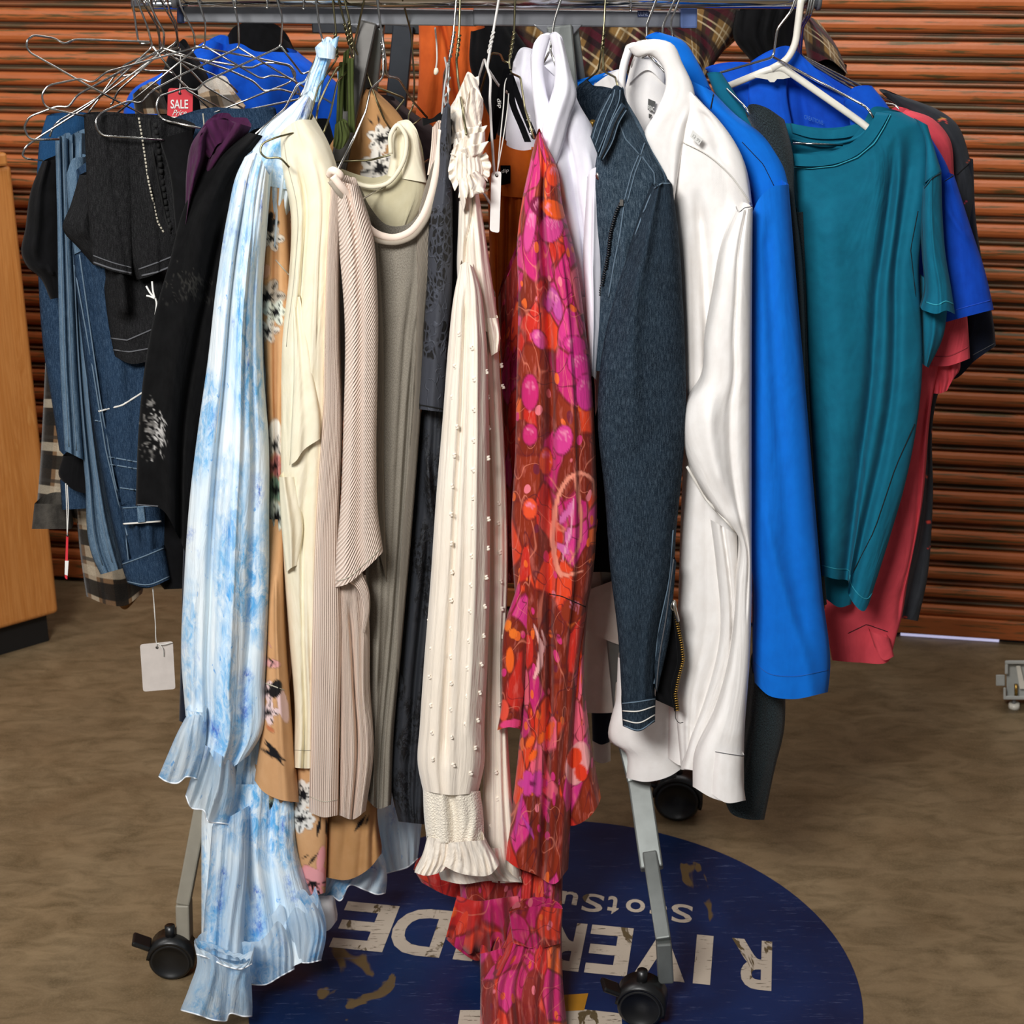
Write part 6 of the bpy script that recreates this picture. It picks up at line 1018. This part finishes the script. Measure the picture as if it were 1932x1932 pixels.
hanger('dark gilt wire hanger holding the ribbon loops of the red dress', [[(972, 0, -.02), (970, 59, -.02), (960, 118, -.02), (964, 138, -.03), (982, 146, -.08), (990, 203, -.16), (1008, 262, -.2)], [(960, 118, -.01), (950, 116, .0), (944, 102, .04), (927, 100, .06), (905, 180, .1)]], wire=DWIRE, r=.0017, twist=[(970, 60, -.02), (962, 108, -.02)])
hanger('silver wire hanger inside the collar of the cool white blouse', [[(1059, 0, -.02), (1046, 39, -.03), (1038, 94, -.05), (1055, 142, -.17)], [(1038, 94, -.05), (1010, 150, .01)]], r=.0018)
hanger('bronze wire hanger with twisted neck holding the denim jacket', [[(1141, 0, -.02), (1139, 59, -.03), (1135, 94, -.04), (1129, 134, -.02), (1102, 155, .0)], [(1139, 62, -.03), (1138, 134, -.05), (1161, 146, -.1), (1167, 168, -.2)]], wire=DWIRE, r=.0016, twist=[(1140, 60, -.03), (1137, 90, -.04)])
hanger('silver wire hanger inside the white dress shirt collar', [[(1238, 0, -.02), (1220, 48, -.05), (1222, 102, -.07), (1257, 138, -.17)], [(1222, 102, -.07), (1200, 118, -.03)]], r=.0019)
hanger('silver wire hanger rising from the bright blue shirt, left of its twin', [[(1273, 0, -.02), (1251, 48, -.04), (1249, 84, -.06), (1249, 100, -.08)]], r=.0018)
hanger('silver wire hanger rising from the bright blue shirt, right of its twin', [[(1281, 0, -.02), (1266, 40, -.03), (1268, 72, -.05), (1268, 90, -.07)]], r=.0016)
hanger('silver wire hanger holding the teal t-shirt', [[(1498, 0, -.02), (1494, 19, -.03), (1466, 55, -.03), (1459, 108, -.03), (1356, 138, -.06), (1352, 150, -.06), (1404, 200, -.13), (1416, 218, -.14)], [(1459, 108, -.03), (1628, 198, -.09), (1637, 205, -.1), (1648, 222, -.11)], [(1496, 270, -.06), (1590, 274, -.06)]], r=.0019)
hg = thing('plastic_hanger', 'white plastic tubular hanger inside the royal blue polo neck', 'hanger', tuple(PT(1461, 124, -.02)))
mesh('hook', *tube(roundpath(hook(1511, 0)+[PT(1511, 2, -.022), PT(1501, 83, -.022), PT(1485, 114, -.022), PT(1455, 130, -.022)], .03), .0055, 14), WHITEP, hg)
mesh('shoulder_bar', *tube(roundpath([PT(1370, 164, .0), PT(1448, 132, -.02), PT(1475, 126, -.02), PT(1625, 231, -.04), PT(1660, 260, -.05)], .02), .0055, 14), WHITEP, hg)
mesh('bridge_web', *prism([(1424, 146), (1446, 136), (1475, 134), (1492, 146), (1478, 149), (1466, 149), (1461, 155), (1453, 155), (1448, 150), (1436, 148)], lambda p: PT(p[0], p[1], -.022), lambda p: PT(p[0], p[1], -.018)), WHITEP, hg, smooth=False)
for k, (du, lb_) in enumerate(((0, 'holding the royal blue polo'), (7, 'holding the coral t-shirt'), (15, 'holding the charcoal printed t-shirt'))):
    hanger('grey wire hanger at the right rail end '+lb_, [[(1524+du*.6, 0, -.02), (1522+du*.6, 26, -.02), (1508+du*.5, 50, -.0+k*.015), (1503+du*.5, 104, .02+k*.02), (1600+du*1.5, 163+k*-1, .03+k*.02), (1640+du*3.6, 192+k*3, .03+k*.03)]+([] if k == 0 else [(1690 if k == 1 else 1668, 198, .04+k*.02), (1703 if k == 1 else 1672, 216, .02+k*.03)])], r=.0018)
# hook tips of hangers that face away, seen under the rail
for (u, v, lb_) in [(444, 14, 'left of centre above the black cap'), (504, 14, 'above the middle of the black cap'), (573, 16, 'above the pale blue knotted strap'), (1190, 20, 'above the denim jacket')]:
    x = PT(u, v, -.02); c = np.array([x[0], 0, RAILZ]); A = [c+np.array([0, .0185*math.sin(a), .0185*math.cos(a)]) for a in np.linspace(2.2, -1.57, 9)]+[x]
    o = thing('wire_hanger', 'wire hook end hanging over the rail '+lb_, 'hanger', tuple(x), 'wire hangers on the front rail'); mesh('hook', *tube(roundpath(A, .004), .0014, 8), WIRE, o); V, Fq = box(x, (.004, .004, .004)); mesh('tip', *tube([x+np.array([0, 0, .001]), x+np.array([0, 0, -.002])], .0022, 10), WIRE, o)
# ---- olive ribbons
g = G('camisole', 'olive green camisole straps bunched beside the gilt hangers', 'camisole', 655, 120, -.05)
for k, (L, R, Y) in enumerate([([(640, 118), (636, 180), (634, 240)], [(650, 118), (648, 180), (646, 240)], -.05), ([(655, 110), (656, 180), (656, 250)], [(668, 112), (668, 180), (671, 250)], -.04), ([(648, 100), (644, 150), (648, 210)], [(660, 90), (656, 150), (656, 210)], -.03)]): cloth('strap', OLIVE, g, L, R, None, None, Y, .005, .006, creases=[([(.5, 0), (.5, 1)], -.003, .1)])
cloth('bow', OLIVE, g, [(632, 235), (630, 255), (628, 276)], [(655, 232), (660, 255), (650, 276)], [(643, 228)], [(640, 282)], -.08, .012, .014, waves=[(4, .008, 1, 1)])
# ================================================================= tags
def card(nm, label, poly, Y, mat, hole, string, cat='tag', th_=.0006, group=None):
    cx = sum(p[0] for p in poly)/len(poly); cy = max(p[1] for p in poly); g = thing(nm, label, cat, tuple(PT(cx, cy, Y)), group)
    P3 = [PT(p[0], p[1], Y) for p in poly]; rp = []
    n = len(P3)
    for i in range(n):
        a, c_, b_ = P3[i-1], P3[i], P3[(i+1) % n]; k = min(.005, .3*np.linalg.norm(a-c_), .3*np.linalg.norm(b_-c_)); s_ = c_+(a-c_)/np.linalg.norm(a-c_)*k; e = c_+(b_-c_)/np.linalg.norm(b_-c_)*k
        for t in (0, .33, .67, 1): rp.append((1-t)**2*s_+2*t*(1-t)*c_+t*t*e)
    m_ = len(rp); off = np.array([0, th_, 0]); V = rp+[p+off for p in rp]
    c = mesh('card', V, [tuple(range(m_)), tuple(range(2*m_-1, m_-1, -1))]+[(i, m_+i, m_+(i+1) % m_, (i+1) % m_) for i in range(m_)], mat, g, smooth=False)
    h = PT(hole[0], hole[1], Y-.0012); mesh('eyelet', *tube([h, h+np.array([0, .0008, 0])], .0024, 16), M_plain('eyelet_shadow', '#2c2724', .8), c)
    for s_ in string: mesh('string', *tube(pxpath(s_, 24), .0009, 6), STRING, g)
    return g, c
card('price_tag', 'large blank white card tag on a long string below the folded jeans', [(264, 1216), (326, 1210), (331, 1300), (270, 1305)], -.06, TAGC, (296, 1222), [[(281, 1054, -.07), (288, 1110, -.066), (293, 1170, -.063), (295, 1212, -.063), (297, 1222, -.0625)], [(288, 1052, -.07), (289, 1110, -.065), (294, 1190, -.063)], [(295, 1214, -.063), (304, 1216, -.066), (326, 1212, -.063)], [(298, 1213, -.064), (306, 1222, -.066), (309, 1238, -.063)]])
g, c = card('sale_tag', 'red card tag reading sale price standing among the silver hangers', [(317, 166), (364, 168), (363, 232), (315, 232)], .055, REDC, (339, 176), [[(340, 92, .05), (341, 140, .052), (339, 175, .053)]])
text_mesh('lettering', 'SALE', CARDW, c, lambda x, y: PT(322+33*x, 205-17*y+2*(x-.5)*0, .0535), bold=.015)
text_mesh('lettering', 'Price', CARDW, c, lambda x, y: PT(325+26*x+2*y, 218-11*y, .0535), font_shear=.3)
mesh('price_strip', *prism([(318, 220), (362, 220), (361, 231), (317, 231)], lambda p: PT(p[0], p[1], .0537), lambda p: PT(p[0], p[1], .0548)), CARDW, c, smooth=False)
card('price_tag', 'narrow white card tag hanging in front of the rust orange lining', [(927, 325), (946, 323), (942, 440), (924, 436)], -.215, CARDW, (937, 331), [[(964, 140, -.03), (955, 150, -.06), (950, 200, -.12), (944, 260, -.17), (938, 331, -.2165)], [(962, 140, -.03), (958, 200, -.1), (948, 270, -.18), (937, 331, -.2165)]])
g, c = card('sale_tag', 'thin red and white card tag seen edge-on below the light wash jeans', [(125, 1006), (129, 1008), (127, 1094), (122, 1090)], -.03, REDC, (127, 1010), [[(124, 912, -.01), (126, 960, -.02), (127, 1010, -.031)], [(127, 915, -.01), (129, 960, -.02), (127, 1008, -.031)]])
mesh('white_end', *prism([(122.5, 1058), (129.5, 1058), (127.5, 1086), (122, 1084)], lambda p: PT(p[0], p[1], -.0315), lambda p: PT(p[0], p[1], -.0307)), CARDW, c, smooth=False)
g = thing('string', 'white forked string tied to the washed black jeans coin pocket', 'string', tuple(PT(295, 640, -.12)))
for s_ in ([(276, 540, -.12), (286, 556, -.125), (292, 562, -.125), (293, 600, -.125), (295, 642, -.12)], [(287, 531, -.12), (289, 550, -.125), (292, 562, -.126)], [(277, 558, -.12), (285, 560, -.125), (292, 563, -.126)]): mesh('strand', *tube(pxpath(s_, 20), .0016, 6), CARDW, g)
g = thing('string', 'white cotton string hanging before the orange shirt on the rear rack', 'string', tuple(PT(824, 140, .1)))
mesh('strand', *tube(pxpath([(821, 52, .1), (824, 90, .1), (824, 118, .1), (822, 132, .1)], 16), .0015, 6), STRING, g)
mesh('knot', *tube(pxpath([(823, 128, .1), (823, 134, .1), (821, 141, .1)], 8), [.002, .003, .0035, .004, .004, .0035, .003, .002], 8), CREAM, g)
g = thing('plastic_loop', 'clear grey plastic loops bunched around the slate dress hanger', 'tag fastener', tuple(PT(840, 200, -.06)))
for s_ in ([(839, 108, -.04), (843, 130, -.05), (839, 160, -.06), (836, 190, -.08), (834, 215, -.1)], [(845, 118, -.05), (847, 135, -.05), (841, 150, -.06), (838, 180, -.07), (841, 200, -.1)], [(850, 145, -.06), (845, 155, -.06), (845, 175, -.1), (839, 182, -.1)]): mesh('loop', *tube(pxpath(s_, 20), .0016, 6), M_plain('clear_grey_plastic', '#a9a8a6', .3), g)
